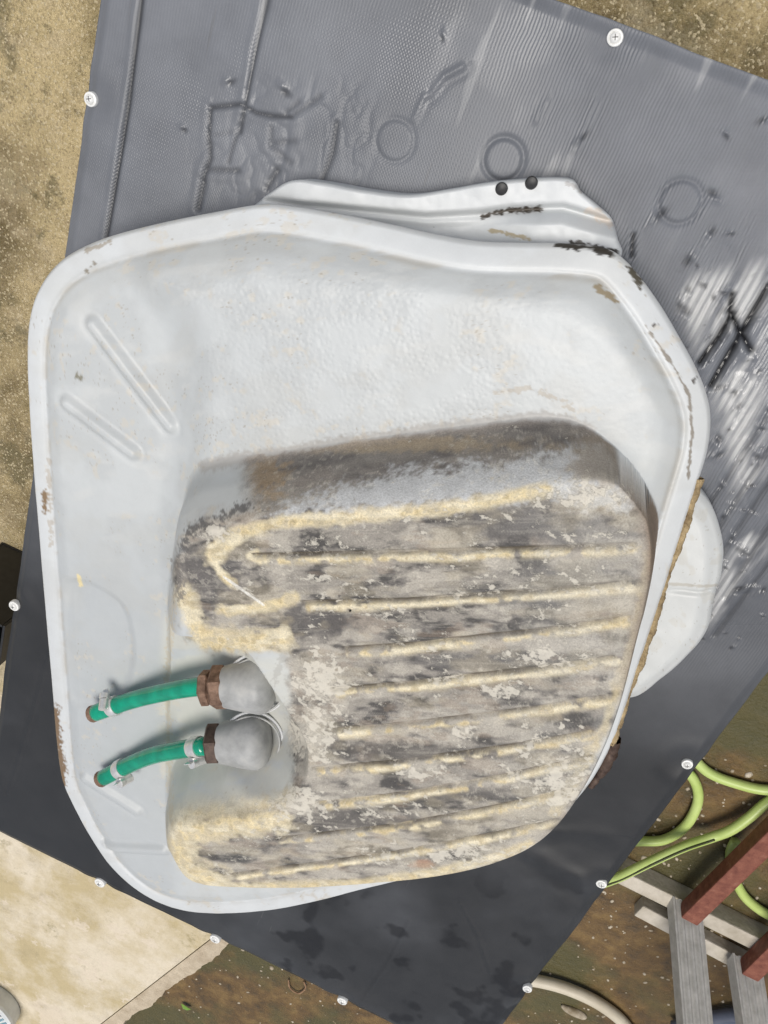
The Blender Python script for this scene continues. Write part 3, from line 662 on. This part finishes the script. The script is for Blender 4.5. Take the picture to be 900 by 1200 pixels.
ypoly([(250, 640), (280, 626), (330, 612), (420, 605), (490, 600), (560, 590), (640, 574)], 8)
ypoly([(252, 655), (258, 645), (275, 632)], 10); ypoly([(246, 650), (258, 670), (272, 685)], 5, 1.2); ypoly([(300, 648), (292, 652), (305, 658)], 4)
ypoly([(216, 700), (220, 728), (240, 748), (280, 755), (330, 748)], 15, 1.0); ypoly([(260, 715), (310, 712), (330, 705), (345, 700)], 6, 1.3)
ypoly([(212, 968), (208, 1000), (215, 1028), (250, 1036)], 20, .9); ypoly([(225, 975), (260, 968), (330, 962)], 14, 1.1); ypoly([(205, 950), (270, 938), (325, 930)], 18, .5, .85)
ypoly([(230, 1038), (300, 1040), (420, 1036), (510, 1024), (580, 1005), (620, 990)], 6, .8, .9)
ypoly([(757, 690), (752, 692)], 8, .5); ypoly([(762, 650), (745, 745), (715, 835), (690, 890), (650, 950)], 6, 1.6, .55)
D = D * .90; D = mixc(D, (0.48, 0.42, 0.30), .3 * sst(.50, .66, fbm(TA / 55 + 21, TB / 24 + 2, 4, .6)) * plat)
D = mixc(D, Yc, yel * (.55 + .45 * sst(.35, .6, n_b))); D = mixc(D, (0.74, 0.67, 0.50), .8 * yel * sst(.42, .6, n_e)); D = mixc(D, (0.40, 0.31, 0.17), .5 * yel * sst(.58, .7, n_b))
D = mixc(D, (0.085, 0.07, 0.05), .95 * gdark * plat)
# chalky cream crust
crust = np.maximum.reduce([.9 * blobm(372, 800, 34, 34, 1.1), .9 * blobm(362, 860, 34, 40, 1.1), .8 * blobm(345, 940, 40, 22, 1.2), .9 * blobm(690, 575, 50, 22, 1.4), .9 * blobm(590, 810, 26, 9, 1.2), .9 * blobm(548, 858, 20, 9, 1.2), .8 * blobm(490, 905, 26, 8, 1.2), .7 * blobm(630, 765, 20, 8, 1.6), .9 * blobm(250, 625, 16, 10, .8), .7 * blobm(560, 1000, 90, 14, 1.4), .7 * blobm(660, 900, 50, 40, 1.6)])
flake = sst(.61, .65, fbm(TA / 6 + 50, TB / 5, 4, .6)) * sst(.40, .58, fbm(TA / 35 + 8, TB / 30, 3))
streak = sst(.60, .66, fbm(TA / 45 + 5, TB / 2.6, 4, .6)) * .12
D = mixc(D, (0.70, 0.655, 0.55), np.maximum.reduce([.55 * crust * sst(.35, .6, n_b), flake * .25, streak * plat]))
D = mixc(D, (0.46, 0.445, 0.41), .3 * sst(520, 720, U) * sst(.4, .6, n_a + .08) * plat)
rw = sst(715, 745, U) * (1 - plat); D = mixc(D, (0.27, 0.225, 0.18), rw)
C = C * (1 - dirt[:, None]) + D * dirt[:, None]
# stain along the foot of the sloping front, rust and chips on the rim
def chip(pts, w, col, rag=1.0, a=1.0):
    global C
    d, t, s = seg_dist(U, W, pts); C = mixc(C, col, a * sst(w * 1.2, w * .5, d + (n_d - .5) * w * 2.2 * rag + (n_b - .5) * w * rag))
chip([(240, 546), (330, 530), (440, 514), (560, 497), (640, 489), (690, 503)], 9, (0.27, 0.24, 0.21), .5, .5)
C = mixc(C, (0.25, 0.185, 0.13), .9 * sst(722, 742, U) * sst(.002, .02, tS) * (1 - sst(-.003, .004, dT)) * sst(690, 660, W))
chip([(215, 640), (225, 620), (260, 606), (290, 592)], 5, (0.12, 0.115, 0.11), 1.6, .9); chip([(207, 660), (212, 700)], 5, (0.2, 0.185, 0.17), 1.6, .8)
chip([(262, 676), (285, 692), (309, 709)], 1.6, (0.74, 0.72, 0.66), .3, .9)
chip([(52, 578), (54, 598)], 4, (0.22, 0.15, 0.085)); chip([(64, 832), (67, 870), (73, 905)], 6, (0.20, 0.135, 0.08), .8); chip([(72, 905), (75, 920)], 3, (0.2, .13, .07))
chip([(655, 287), (690, 290), (716, 297)], 4, (0.04, 0.036, 0.03), 1.4); chip([(738, 316), (750, 332)], 4, (0.09, 0.08, 0.06), 1.6); chip([(700, 338), (722, 352)], 3.5, (0.30, 0.25, 0.17), 1.5)
chip([(757, 383), (790, 430), (808, 465), (811, 510), (806, 560)], 1.8, (0.20, 0.17, 0.13), 1.2, .85); chip([(580, 460), (620, 455), (660, 470), (672, 482)], 3, (0.40, 0.36, 0.30), 2.0, .7)
chip([(765, 382), (772, 380)], 1.5, (.1, .09, .08)); chip([(812, 448), (816, 441)], 1.5, (.1, .09, .08)); chip([(90, 440), (95, 444)], 3, (0.22, 0.21, 0.16), 1.2); chip([(92, 675), (95, 686)], 2.5, (.7, .6, .35), .6)
chip([(100, 294), (130, 283)], 2, (0.32, 0.28, 0.22), 2.2, .8); chip([(110, 308), (102, 318)], 2, (0.2, 0.17, 0.12), 2, .8); chip([(57, 540), (60, 640)], 2, (.4, .35, .28), 2.4, .6)
chip([(330, 770), (322, 800)], 3, (.25, .23, .2), 2, .3); chip([(200, 965), (196, 800), (203, 700)], 3, (.5, .42, .28), 1.8, .5)
speck = sst(.80, .84, fbm(TA / 2.2 + 31, TB / 2.2, 2)) * sst(.5, .7, n_a); C = mixc(C, (.30, .26, .20), .6 * speck * (1 - dirt))
dirty = np.clip(dirt, 0, 1)
peb = sst(-.005, .03, d1) * (1 - sst(0.0, 0.1, tS)) * (.35 + .65 * sst(700, 500, U)) * sst(.3, .55, n_a + .1)
i0 = np.arange(NR * 1200).reshape(NR, 1200); i1 = np.roll(i0, -1, 1)
F = np.stack([i0[:-1].ravel(), i1[:-1].ravel(), i1[1:].ravel(), i0[1:].ravel()], 1)
# rolled edge below the rim
sk = []; n0 = len(VV); Vr = []; Cr = []
for (ins_, dz) in ((0.0, -0.002), (0.0008, -0.006), (0.004, -0.0075)):
    pr = cen0 + (flange - cen0) * (1 - ins_ / 0.3); Vr.append(np.stack([pr[:, 0], pr[:, 1], VV[:1200, 2] + dz], 1))
VV = np.vstack([VV] + Vr); rows = [i0[0]] + [n0 + 1200 * j + np.arange(1200) for j in range(3)]
for j in range(3):
    a = rows[j]; b = rows[j + 1]; F = np.vstack([F, np.stack([a, b, np.roll(b, -1), np.roll(a, -1)], 1)])
exr = lambda A_: np.concatenate([A_, A_[:1200], A_[:1200], A_[:1200]])
tank = empty('fuel_tank', (cen0[0], cen0[1], HT))
tag(tank, 'grey painted steel fuel tank with a dirty ribbed sump, lying on the black rubber', 'fuel tank')
me = np_mesh('upper_shell', VV, F[:, ::-1])
attr_col(me, 'stain', exr(np.clip(C, 0, .85))); attr_f(me, 'dirty', exr(dirty)); attr_f(me, 'pebble', exr(peb)); attr_f(me, 'crust', exr(np.clip(crust + .45 * sst(.42, .62, n_a) + .25 * sst(.5, .7, n_e) - .3 * (1 - plat), 0, 1)))  # stain also carries the painted shade on the lower left ledge
o = link('upper_shell', me, M['tank'], tank); o['label'] = 'grey upper half with stained, yellow-streaked ribbed sump'

# lower half of the tank, under the seam
def shell_rings(rings):
    V = np.vstack(rings); n = len(rings[0]); F = []
    for j in range(len(rings) - 1):
        a = np.arange(n) + j * n; b = a + n; F.append(np.stack([a, np.roll(a, -1), np.roll(b, -1), b], 1))
    return V, np.vstack(F)
fl4 = flange[::4]; rings = []
for s_, z in ((0.992, zf - .0085), (0.97, zf - .012), (0.93, zf - .018), (0.90, .03), (0.88, .012), (0.84, .004), (0.0, .003)):
    q = cen0 + (fl4 - cen0) * s_; rings.append(np.stack([q[:, 0], q[:, 1], np.full(len(q), HT + z)], 1))
V, F = shell_rings(rings); link('lower_shell', np_mesh('lower_shell', V, F), M['paint'], tank)

def polar_piece(name, outline_px, zo, hfun, mat, colfun=None, n=420, m=90, zbot=0.004, cpx=None):
    """pressed sheet: outline at height zo, height field hfun inside, side wall down to zbot"""
    ol = smooth_closed([PT(a, b, zo)[:2] for a, b in outline_px], n)
    c = PT(*cpx, zo)[:2] if cpx else ol.mean(0)
    r = 1 - np.linspace(0, 1, m) * .995
    x = (c[0] + (ol[:, 0][None] - c[0]) * r[:, None]).ravel(); y = (c[1] + (ol[:, 1][None] - c[1]) * r[:, None]).ravel()
    d = sdf(x, y, ol[::3]); base = np.stack([x, y, np.full(x.shape, HT + zo)], 1); u, w = proj(base)
    z = hfun(u, w, np.maximum(d, 0)); V = np.stack([x, y, HT + z], 1); u, w = proj(V)
    i0 = np.arange(n * m).reshape(m, n); i1 = np.roll(i0, -1, 1)
    F = np.stack([i0[:-1].ravel(), i1[:-1].ravel(), i1[1:].ravel(), i0[1:].ravel()], 1)
    q = c + (ol - c) * .985; sk = np.stack([q[:, 0], q[:, 1], np.full(n, HT + zbot)], 1)
    a = i0[0]; b = len(V) + np.arange(n); F = np.vstack([F, np.stack([a, b, np.roll(b, -1), np.roll(a, -1)], 1)])
    V = np.vstack([V, sk]); me = np_mesh(name, V, F[:, ::-1])
    ct = colfun(u, w) if colfun else np.zeros((len(u), 3)) + .65
    ct = np.vstack([ct, ct[:n]]); attr_col(me, 'stain', ct); attr_f(me, 'dirty', np.zeros(len(V))); attr_f(me, 'pebble', np.zeros(len(V)))
    return link(name, me, mat, tank)
# mounting lip of the lower half, showing beyond the top seam
def h_lip(u, w, d):
    z = 0.024 + 0.0 * u
    mid = np.interp(u, [300, 400, 500, 560, 600, 660, 720], [236, 245, 255, 252, 246, 244, 262])
    z = z + 0.011 * sst(-14, 10, mid - w) * sst(290, 360, u)             # rolled outer lip
    z = z + 0.020 * sst(-3, 16, w - mid - 2) * sst(540, 640, u)           # swelling toward the corner
    z = z - 0.006 * np.exp(-((w - mid) / 5.0) ** 2) - 0.004 * (1 - np.clip(d / .003, 0, 1)) ** 2
    return z + (fbm(u / 30, w / 30, 3) - .5) * .003 - .012 * sst(690, 735, u)
def c_lip(u, w):
    c = np.zeros((len(u), 3)) + np.array((.58, .60, .605)); nb = fbm(u / 7, w / 7, 3); nd = fbm(u / 3, w / 3, 3)
    def ch(pts, wd, col, a=1.0):
        nonlocal c
        d, t, s = seg_dist(u, w, pts); c = mixc(c, col, a * sst(wd * 1.2, wd * .5, d + (nd - .5) * wd * 2 + (nb - .5) * wd))
    ch([(566, 254), (580, 249), (600, 246), (632, 245)], 3.2, (.06, .05, .04)); ch([(575, 270), (590, 273), (620, 280)], 2.5, (.4, .35, .25))
    ch([(670, 285), (700, 290), (722, 296)], 4, (.04, .036, .03)); ch([(690, 246), (715, 262)], 5, (.62, .50, .38), .5); ch([(665, 215), (682, 224)], 3, (.35, .34, .33), .8)
    return c
LIP = [(292, 246), (318, 224), (345, 211), (380, 214), (430, 223), (480, 228), (530, 221), (570, 214), (610, 210), (650, 208), (672, 211), (682, 225), (700, 240), (716, 256), (724, 280), (728, 300), (700, 325), (560, 325), (400, 300), (320, 275)]
polar_piece('mounting_lip', LIP, 0.028, h_lip, M['tank'], c_lip, 1100, 100)
for (a, b, r) in ((587, 222, 7.5), (622, 215, 7.5)):
    q = PT(a, b, 0.0365); o = lathe('bolt_plug', q - np.array([0, 0, .003]), unit((.1, .25, 1)), [(0, r * .0007), (.004, r * .0007), (.0055, r * .00055), (.0048, r * .0003)], M['black_hole'], tank, 18)
# rounded lobe of the lower half beyond the right-hand seam
def h_lobe(u, w, d):
    z = 0.030 + 0.010 * sst(0, .02, d) - .006 * (1 - np.clip(d / .006, 0, 1)) ** 2
    cre = np.interp(u, [770, 850], [684, 692]); z = z - .003 * np.exp(-((w - cre) / 3.0) ** 2) * sst(770, 800, u)
    return z + (fbm(u / 40, w / 40, 3) - .5) * .004
def c_lobe(u, w):
    c = np.zeros((len(u), 3)) + np.array((.56, .575, .565)); nd = fbm(u / 3, w / 3, 3)
    d, t, s = seg_dist(u, w, [(780, 684), (825, 687), (842, 686)]); c = mixc(c, (.42, .40, .35), .8 * sst(2.4, .8, d + (nd - .5) * 2))
    c = mixc(c, (.35, .33, .28), .6 * sst(.84, .88, fbm(u / 2.6 + 3, w / 2.6, 2))); c = mixc(c, (.5, .48, .42), .35 * sst(.62, .7, fbm(u / 14, w / 14, 3)))
    return c
LOBE = [(800, 560), (822, 578), (838, 602), (848, 640), (846, 672), (838, 700), (830, 738), (808, 768), (775, 798), (742, 819), (700, 810), (690, 720), (720, 620)]
polar_piece('side_lobe', LOBE, 0.028, h_lobe, M['tank'], c_lobe, 700, 90)
# crumbly tan sealant in the right-hand seam
sp = [(819, 560), (812, 585), (797, 630), (780, 682), (762, 738), (744, 792), (728, 842), (718, 872)]
path = smooth_open([PT(a - 0.5 + random.uniform(-1.5, 1.5), b, zf - .003) for a, b in sp], 420)
V, F = tube_arrays(path, 0.0042, 10); V = np.array(V)
nn = (fbm(V[:, 0] * 60, V[:, 1] * 60 + V[:, 2] * 60, 6, .7) - .5); ctr = np.repeat(path, 10, 0); V = ctr + (V - ctr) * (1 + 2.0 * nn)[:, None]
link('seam_sealant', np_mesh('seam_sealant', V, np.array(F)), M['sealant'], tank)
path = smooth_open([PT(a + 2, b, zf - .008) for a, b in [(719, 866), (713, 884), (703, 903), (690, 922)]], 40)
V, F = tube_arrays(path, np.linspace(.008, .003, 40), 10); V = np.array(V); nn = (fbm(V[:, 0] * 70, V[:, 1] * 70 + V[:, 2] * 60, 5, .7) - .5); ctr = np.repeat(path, 10, 0)
link('rust_scab', np_mesh('rust_scab', ctr + (V - ctr) * (1 + 1.4 * nn)[:, None], np.array(F)), M['darkrust'], tank)

# the two outlet necks with nuts, green hoses, clamps and plugs
def torus_ring(name, c, ax1, ax2, r1, r2, rad, mat, parent, n=48):
    path = [np.array(c) + math.cos(2 * math.pi * i / n) * r1 * ax1 + math.sin(2 * math.pi * i / n) * r2 * ax2 for i in range(n + 1)]
    return tube(name, path, rad, mat, parent, 8, False)
def clamp_mesh(c, axis, r, wid, ang, tail=True):
    t, a, b = frame_of(axis); bm = bmesh.new()
    lathe_bm(bm, c - t * wid / 2, t, [(0, r), (0, r + .0012), (wid * .15, r + .0018), (wid * .85, r + .0018), (wid, r + .0012), (wid, r)], 28)
    d = math.cos(ang) * a + math.sin(ang) * b; s = np.cross(t, d)
    h = c + d * (r + .005)
    lathe_bm(bm, h - s * .008, s, [(0, .0055), (.012, .0055), (.013, .0036), (.0132, .0062), (.019, .0062), (.0196, .0045)], 12)
    for sg in (-1, 1):
        p0 = c + d * r + t * sg * wid * .28; beam_bm(bm, p0 - s * .006, p0 + s * .006, .003, .006, .0004, upv=tuple(d))
    if tail: beam_bm(bm, c + d * (r + .001) + s * .004, c + d * (r + .004) + s * .017, wid * .7, .001, 0, upv=tuple(d))
    bmesh.ops.recalc_face_normals(bm, faces=bm.faces)
    me = bm_mesh('hose_clamp', bm, True); me.set_sharp_from_angle(angle=math.radians(35)); return me
def outlet(nutpx, endpx, nut_r, which):
    A_ = PT(*nutpx, .130); B_ = PT(*endpx, .122); ax = unit(A_ - B_)          # axis points to the nut
    L = np.linalg.norm(A_ - B_); R = 0.031
    prof = [(-R * .55, .004)] + [(-R * .55 * math.cos(th), R * math.sin(th) ** .7) for th in np.linspace(.2, math.pi / 2, 10)] + [(L * .08, R * .985), (L * .5, R * .87), (L * .97, R * .72), (L, R * .66)]
    neck = lathe('outlet_neck', B_, ax, prof, M['neck'], tank, 48)
    view = unit(CAMPOS - B_); t, a, b = frame_of(ax)
    nrm = unit(np.array([-ax[0] * .15, -ax[1] * .15 + .25, 1.0])); e1_ = unit(np.cross(nrm, (0, 1, 0))); e2_ = np.cross(nrm, e1_)
    s0 = B_ - nrm * .004 + ax * .003
    torus_ring('weld_ring', s0, e1_, e2_, R * 1.05, R * 1.07, .0019, M['paint'], neck)
    torus_ring('weld_ring', s0 + nrm * .006, e1_, e2_, R * .985, R * 1.0, .0012, M['neck'], neck)
    return neck, A_, ax
def hexnut(name, c, ax, r, l, mat, parent):
    return lathe(name, c, ax, [(0, r * .84), (l * .16, r), (l * .84, r), (l, r * .84)], mat, parent, 6, False, random.random())
def hose(pts, r, zs):
    q = smooth_open([PT(a, b, z) for (a, b), z in zip(pts, zs)], 60)
    V, F = tube_arrays(q, r, 24); n = 24
    Vi, Fi = tube_arrays(q[-4:], r * .62, 24)
    bm = bmesh.new(); vs = [bm.verts.new(v) for v in V]
    for f in F: bm.faces.new([vs[i] for i in f])
    bm.faces.new(vs[:n][::-1]); bm.faces.new(vs[-n:])
    return q, bm_mesh('fuel_hose', bm, True)
def pos_at(q, px):
    u, w = proj(q); i = int(np.argmin(np.abs(u - px))); return q[i], unit(q[min(i + 1, len(q) - 1)] - q[max(i - 1, 0)])
HR = 0.0105
# upper outlet: two rusty nuts
neck, A_, ax = outlet((262, 805), (304, 803), .024, 0)
hexnut('hex_nut', A_ - ax * .004, ax, 0.0245, .0165, M['rust'], neck); hexnut('lock_nut', A_ + ax * .0135, ax, 0.0195, .0115, M['rust'], neck)
q, me = hose([(246, 803), (215, 807), (180, 814), (150, 822), (113, 835)], HR, [.130, .120, .104, .094, .0905])
ho = link('fuel_hose', me, M['green'], tank); ho['label'] = 'upper green hose, joined to two rusty nuts'
c, t = pos_at(q, 133); link('hose_clamp', clamp_mesh(c, t, HR, .0125, 2.5), M['clamp'], ho)
e, t = q[-1], unit(q[-1] - q[-3])
def plug(e, t, ho): 
    bm = bmesh.new(); lathe_bm(bm, e - t * .006, t, [(0, .007), (.006, .007), (.0062, HR * .98), (.013, HR * 1.02), (.0145, HR * .85), (.0142, HR * .55), (.0125, HR * .5)], 14, .2)
    me = bm_mesh('end_plug', bm, False); link('end_plug', me, M['rust'], ho)
plug(e, t, ho)
# lower outlet: dark nut with a bright clamp
neck, A_, ax = outlet((257, 871), (299, 869), .024, 1)
hexnut('hex_nut', A_ - ax * .004, ax, 0.0245, .0165, M['darkrust'], neck)
q, me = hose([(242, 874), (215, 878), (180, 885), (152, 896), (122, 911)], HR, [.130, .120, .104, .094, .0905])
ho = link('fuel_hose', me, M['green'], tank); ho['label'] = 'lower green hose, clamped to a dark hex nut'
c, t = pos_at(q, 231); link('hose_clamp', clamp_mesh(c, t, HR, .015, .5), M['clamp'], ho)
c, t = pos_at(q, 142); link('hose_clamp', clamp_mesh(c, t, HR, .0125, .4), M['clamp'], ho)
plug(q[-1], unit(q[-1] - q[-3]), ho)

# ------------------------------------------------------------------ things on the yard floor
def G(px, py, z=0.0): return P(px, py, z)
# lime hose: one length, loops out from under the bench
hz = 0.012
gh = smooth_open([G(960, 925, hz), G(900, 926, hz), G(862, 918, hz), G(830, 905, hz), G(800, 880, hz), G(765, 880, hz), G(790, 893, hz), G(812, 912, hz), G(818, 938, hz), G(804, 967, hz), G(778, 984, hz), G(745, 986, hz),
                  G(690, 990, hz), G(660, 1025, hz + .02), G(690, 1037, .055), G(720, 1030, .062), G(760, 1011, .075), G(800, 993, .055), G(832, 982, .035), G(856, 973, .035), G(878, 958, .03), G(900, 940, .02), G(940, 920, hz), G(995, 950, hz), G(970, 1060, hz), G(930, 1082, hz), G(900, 1072, hz), G(872, 1050, hz), G(858, 1020, hz), G(856, 1000, hz), G(862, 985, .012)], 420)
hose_o = tube('garden_hose', gh, 0.0098, M['garden_hose'], None, 14); tag(hose_o, 'lime green garden hose looping on the wet floor beside the workbench', 'hose')
i0_, i1_ = 0, 0
u_, w_ = proj(gh); sel = [i for i in range(len(gh)) if 700 < u_[i] < 845 and 980 < w_[i] < 1036 and gh[i][2] > 0.03]
st_path = gh[sel[0]:sel[-1] + 1] + np.array([0.001, 0.004, .0098])
tube('stripe', st_path, 0.0022, M['hose_stripe'], hose_o, 6)
# two battens
def box_px(name, a, b, z, w, h, mat, parent=None): return beam(name, G(*a, z), G(*b, z), w, h, mat, parent, .003)
bA = box_px('wooden_batten', (722, 1006), (905, 1096), 0.0, 0.036, 0.045, M['batten']); tag(bA, 'pale weathered batten lying under the red steel tube', 'batten', 'battens on the floor')
bB = box_px('wooden_batten', (748, 1054), (872, 1120), 0.0, 0.036, 0.030, M['batten']); tag(bB, 'short pale batten on the wet floor, nearer the bottom edge', 'batten', 'battens on the floor')
# steel stand: red square tubes with grey fluted uprights
stand = empty('steel_stand', tuple(G(800, 1050, 0)))
tag(stand, 'stand of red-painted square tubes with grey fluted uprights at lower right', 'stand')
zt = 0.047
r1a, r1b = G(806, 1063, zt), G(925, 945, zt); r2a, r2b = G(876, 1128, zt), G(995, 1010, zt)
beam('red_tube', r1a, r1b, 0.036, 0.036, M['red'], stand, .003); beam('red_tube', r2a, r2b, 0.036, 0.036, M['red'], stand, .003)
def fluted(c, height, ang, lean=(0, 0)):
    bm = bmesh.new(); w, d = 0.060, 0.03; prof = []
    nfl = 4
    for i in range(nfl * 4 + 1):
        x = -w / 2 + w * i / (nfl * 4); prof.append((x, d / 2 + (0.0 if i % 4 in (0, 1) else -.004)))
    prof += [(w / 2, -d / 2), (-w / 2, -d / 2)]
    ca, sa = math.cos(ang), math.sin(ang)
    bot = [bm.verts.new((c[0] + x * ca - y * sa, c[1] + x * sa + y * ca, c[2])) for x, y in prof]
    top = [bm.verts.new((c[0] + x * ca - y * sa + lean[0], c[1] + x * sa + y * ca + lean[1], c[2] + height)) for x, y in prof]
    n = len(prof); bm.faces.new(bot[::-1]); bm.faces.new(top)
    for i in range(n): bm.faces.new((bot[i], bot[(i + 1) % n], top[(i + 1) % n], top[i]))
    return bm_mesh('upright', bm)
for q in (G(802, 1062, zt - .002), G(872, 1128, zt - .002)):
    link('upright', fluted(q, 0.55, 0.1, tuple(unit(q[:2]) * .42)), M['alu'], stand)
# cream pipe and a blue-grey pipe at the bottom edge
cp = smooth_open([G(560, 1140, .012), G(600, 1146, .014), G(632, 1150, .018), G(668, 1160, .018), G(705, 1178, .016), G(735, 1204, .014), G(760, 1250, .014)], 60)
tag(tube('cream_pipe', cp, 0.014, M['cream_pipe'], None, 16), 'bent cream plastic pipe emerging beneath the bench at the bottom', 'pipe')
bp = smooth_open([G(790, 1205, .02), G(840, 1193, .02), G(880, 1188, .02), G(960, 1180, .02)], 20)
tag(tube('blue_grey_pipe', bp, 0.016, M['bluepipe'], None, 14), 'blue-grey pipe lying behind the fluted uprights', 'pipe')
# loop of brown string
lp = smooth_open([G(338, 1148, .006), G(340, 1158, .006), G(350, 1164, .006), G(358, 1158, .008), G(356, 1150, .006)], 30)
tag(tube('string_loop', lp, 0.0022, M['rope'], None, 8), 'small loop of brown string on the dark floor', 'string')
# small leaf
bm = bmesh.new(); c = G(218, 1179, .006)
vs = [bm.verts.new(c + np.array(v)) for v in ((-.016, 0, 0), (-.005, .009, .005), (.008, .007, .006), (.017, 0, .002), (.008, -.008, .005), (-.005, -.008, .006), (0, 0, .002))]
for i in range(6): bm.faces.new((vs[i], vs[(i + 1) % 6], vs[6]))
tag(link('fallen_leaf', bm_mesh('fallen_leaf', bm, True), M['leaf']), 'tiny bright green leaf on the dark floor below the kerb', 'leaf')
# pale stone near the cream pipe
def stone(name, px, py, r, flat, mat, z=0.0):
    bm = bmesh.new(); bmesh.ops.create_icosphere(bm, subdivisions=3, radius=1.0); c = G(px, py, z)
    for v in bm.verts:
        n = 0.75 + .5 * fbm(np.array([v.co.x * 1.3 + px]), np.array([v.co.y * 1.3 + v.co.z + py]), 3)[0]
        v.co = Vector((c[0] + v.co.x * r[0] * n, c[1] + v.co.y * r[1] * n, c[2] + v.co.z * flat * n + flat * .3))
    return link(name, bm_mesh(name, bm, True), mat)
tag(stone('stone', 672, 1184, (.035, .011), .010, M['pebble']), 'flat elongated pale stone below the cream pipe', 'stone')
# pebbles and crumbs, too many to count
bm = bmesh.new(); rs2 = np.random.RandomState(3); cnt = 0
for i in range(900):
    px = rs2.uniform(180, 900); py = rs2.uniform(880, 1230); q = G(px, py, 0)
    if np.dot(q[:2] - e0[:2], en) > -0.05: continue
    s = rs2.uniform(.0012, .0042) * (2.0 if rs2.rand() > .93 else 1)
    m = Matrix.Translation(q) @ Matrix.Rotation(rs2.rand() * 6, 4, 'Z') @ Matrix.Diagonal((s * rs2.uniform(.8, 1.8), s, s * .6, 1))
    bmesh.ops.create_icosphere(bm, subdivisions=1, radius=1.0, matrix=m)
tag(link('gravel', bm_mesh('gravel', bm, True), M['pebble']), 'pale crumbs of gravel scattered on the brown floor', 'gravel', None, 'stuff')
# printed tub at the lower left corner
tc = P(-6, 1172, SLAB); tub = empty('plastic_tub', tuple(tc)); tag(tub, 'white round tub with a printed lid, cut off by the lower left corner', 'tub')
R_ = np.linalg.norm(P(24, 1172, SLAB + .05) - P(-6, 1172, SLAB + .05))
lathe('body', tc, (0, 0, 1), [(0, R_ * .86), (.004, R_ * .9), (.045, R_ * .95)], M['tub'], tub, 40)
ld = lathe('lid', tc + np.array([0, 0, .045]), (0, 0, 1), [(0, R_ * .98), (.001, R_), (.010, R_), (.0115, R_ * .97), (.0105, R_ * .9), (.0105, R_ * .2)], M['tub'], tub, 40)
rs3 = np.random.RandomState(2); bm = bmesh.new(); bm2 = bmesh.new()
for row in range(-5, 6):
    y = row * R_ * .15; lim = math.sqrt(max(0, (R_ * .84) ** 2 - y * y)); x = -lim
    while x < lim - .004:
        L_ = rs3.uniform(.003, .007)
        tgt = bm2 if (abs(row + 3) < 2 and x > 0) else bm
        ca, sa = math.cos(1.0), math.sin(1.0); p0 = np.array([x * ca - y * sa, x * sa + y * ca, .0558]); p1 = np.array([(x + L_) * ca - y * sa, (x + L_) * sa + y * ca, .0558])
        beam_bm(tgt, tc + p0, tc + p1, R_ * .075, .0004, 0); x += L_ + rs3.uniform(.002, .004)
link('print', bm_mesh('print', bm), M['print'], ld); link('print', bm_mesh('print', bm2), M['blue_print'], ld)
# black crate beside the bench's left edge
cr = P(-38, 735, SLAB + .2); crate = empty('black_crate', (cr[0], cr[1], SLAB)); tag(crate, 'black plastic crate at the left edge, beside the bench', 'crate')
b0 = np.array([cr[0], cr[1], SLAB]); cw, cd, chh = .16, .10, .2
bm = bmesh.new(); beam_bm(bm, b0 + np.array([0, -cd / 2, 0]), b0 + np.array([0, cd / 2, 0]), cw, .006, .001); link('base', bm_mesh('base', bm), M['black_plastic'], crate)
for (dx, dy, ln, ax_) in ((-cw / 2 + .003, 0, cd, 1), (cw / 2 - .003, 0, cd, 1), (0, -cd / 2 + .003, cw - .013, 0), (0, cd / 2 - .003, cw - .013, 0)):
    v = np.array([0, 1, 0]) if ax_ else np.array([1, 0, 0]); c = b0 + np.array([dx, dy, .007]); bm = bmesh.new()
    beam_bm(bm, c - v * ln / 2, c + v * ln / 2, .005, chh, .001); link('side', bm_mesh('side', bm), M['black_plastic'], crate)
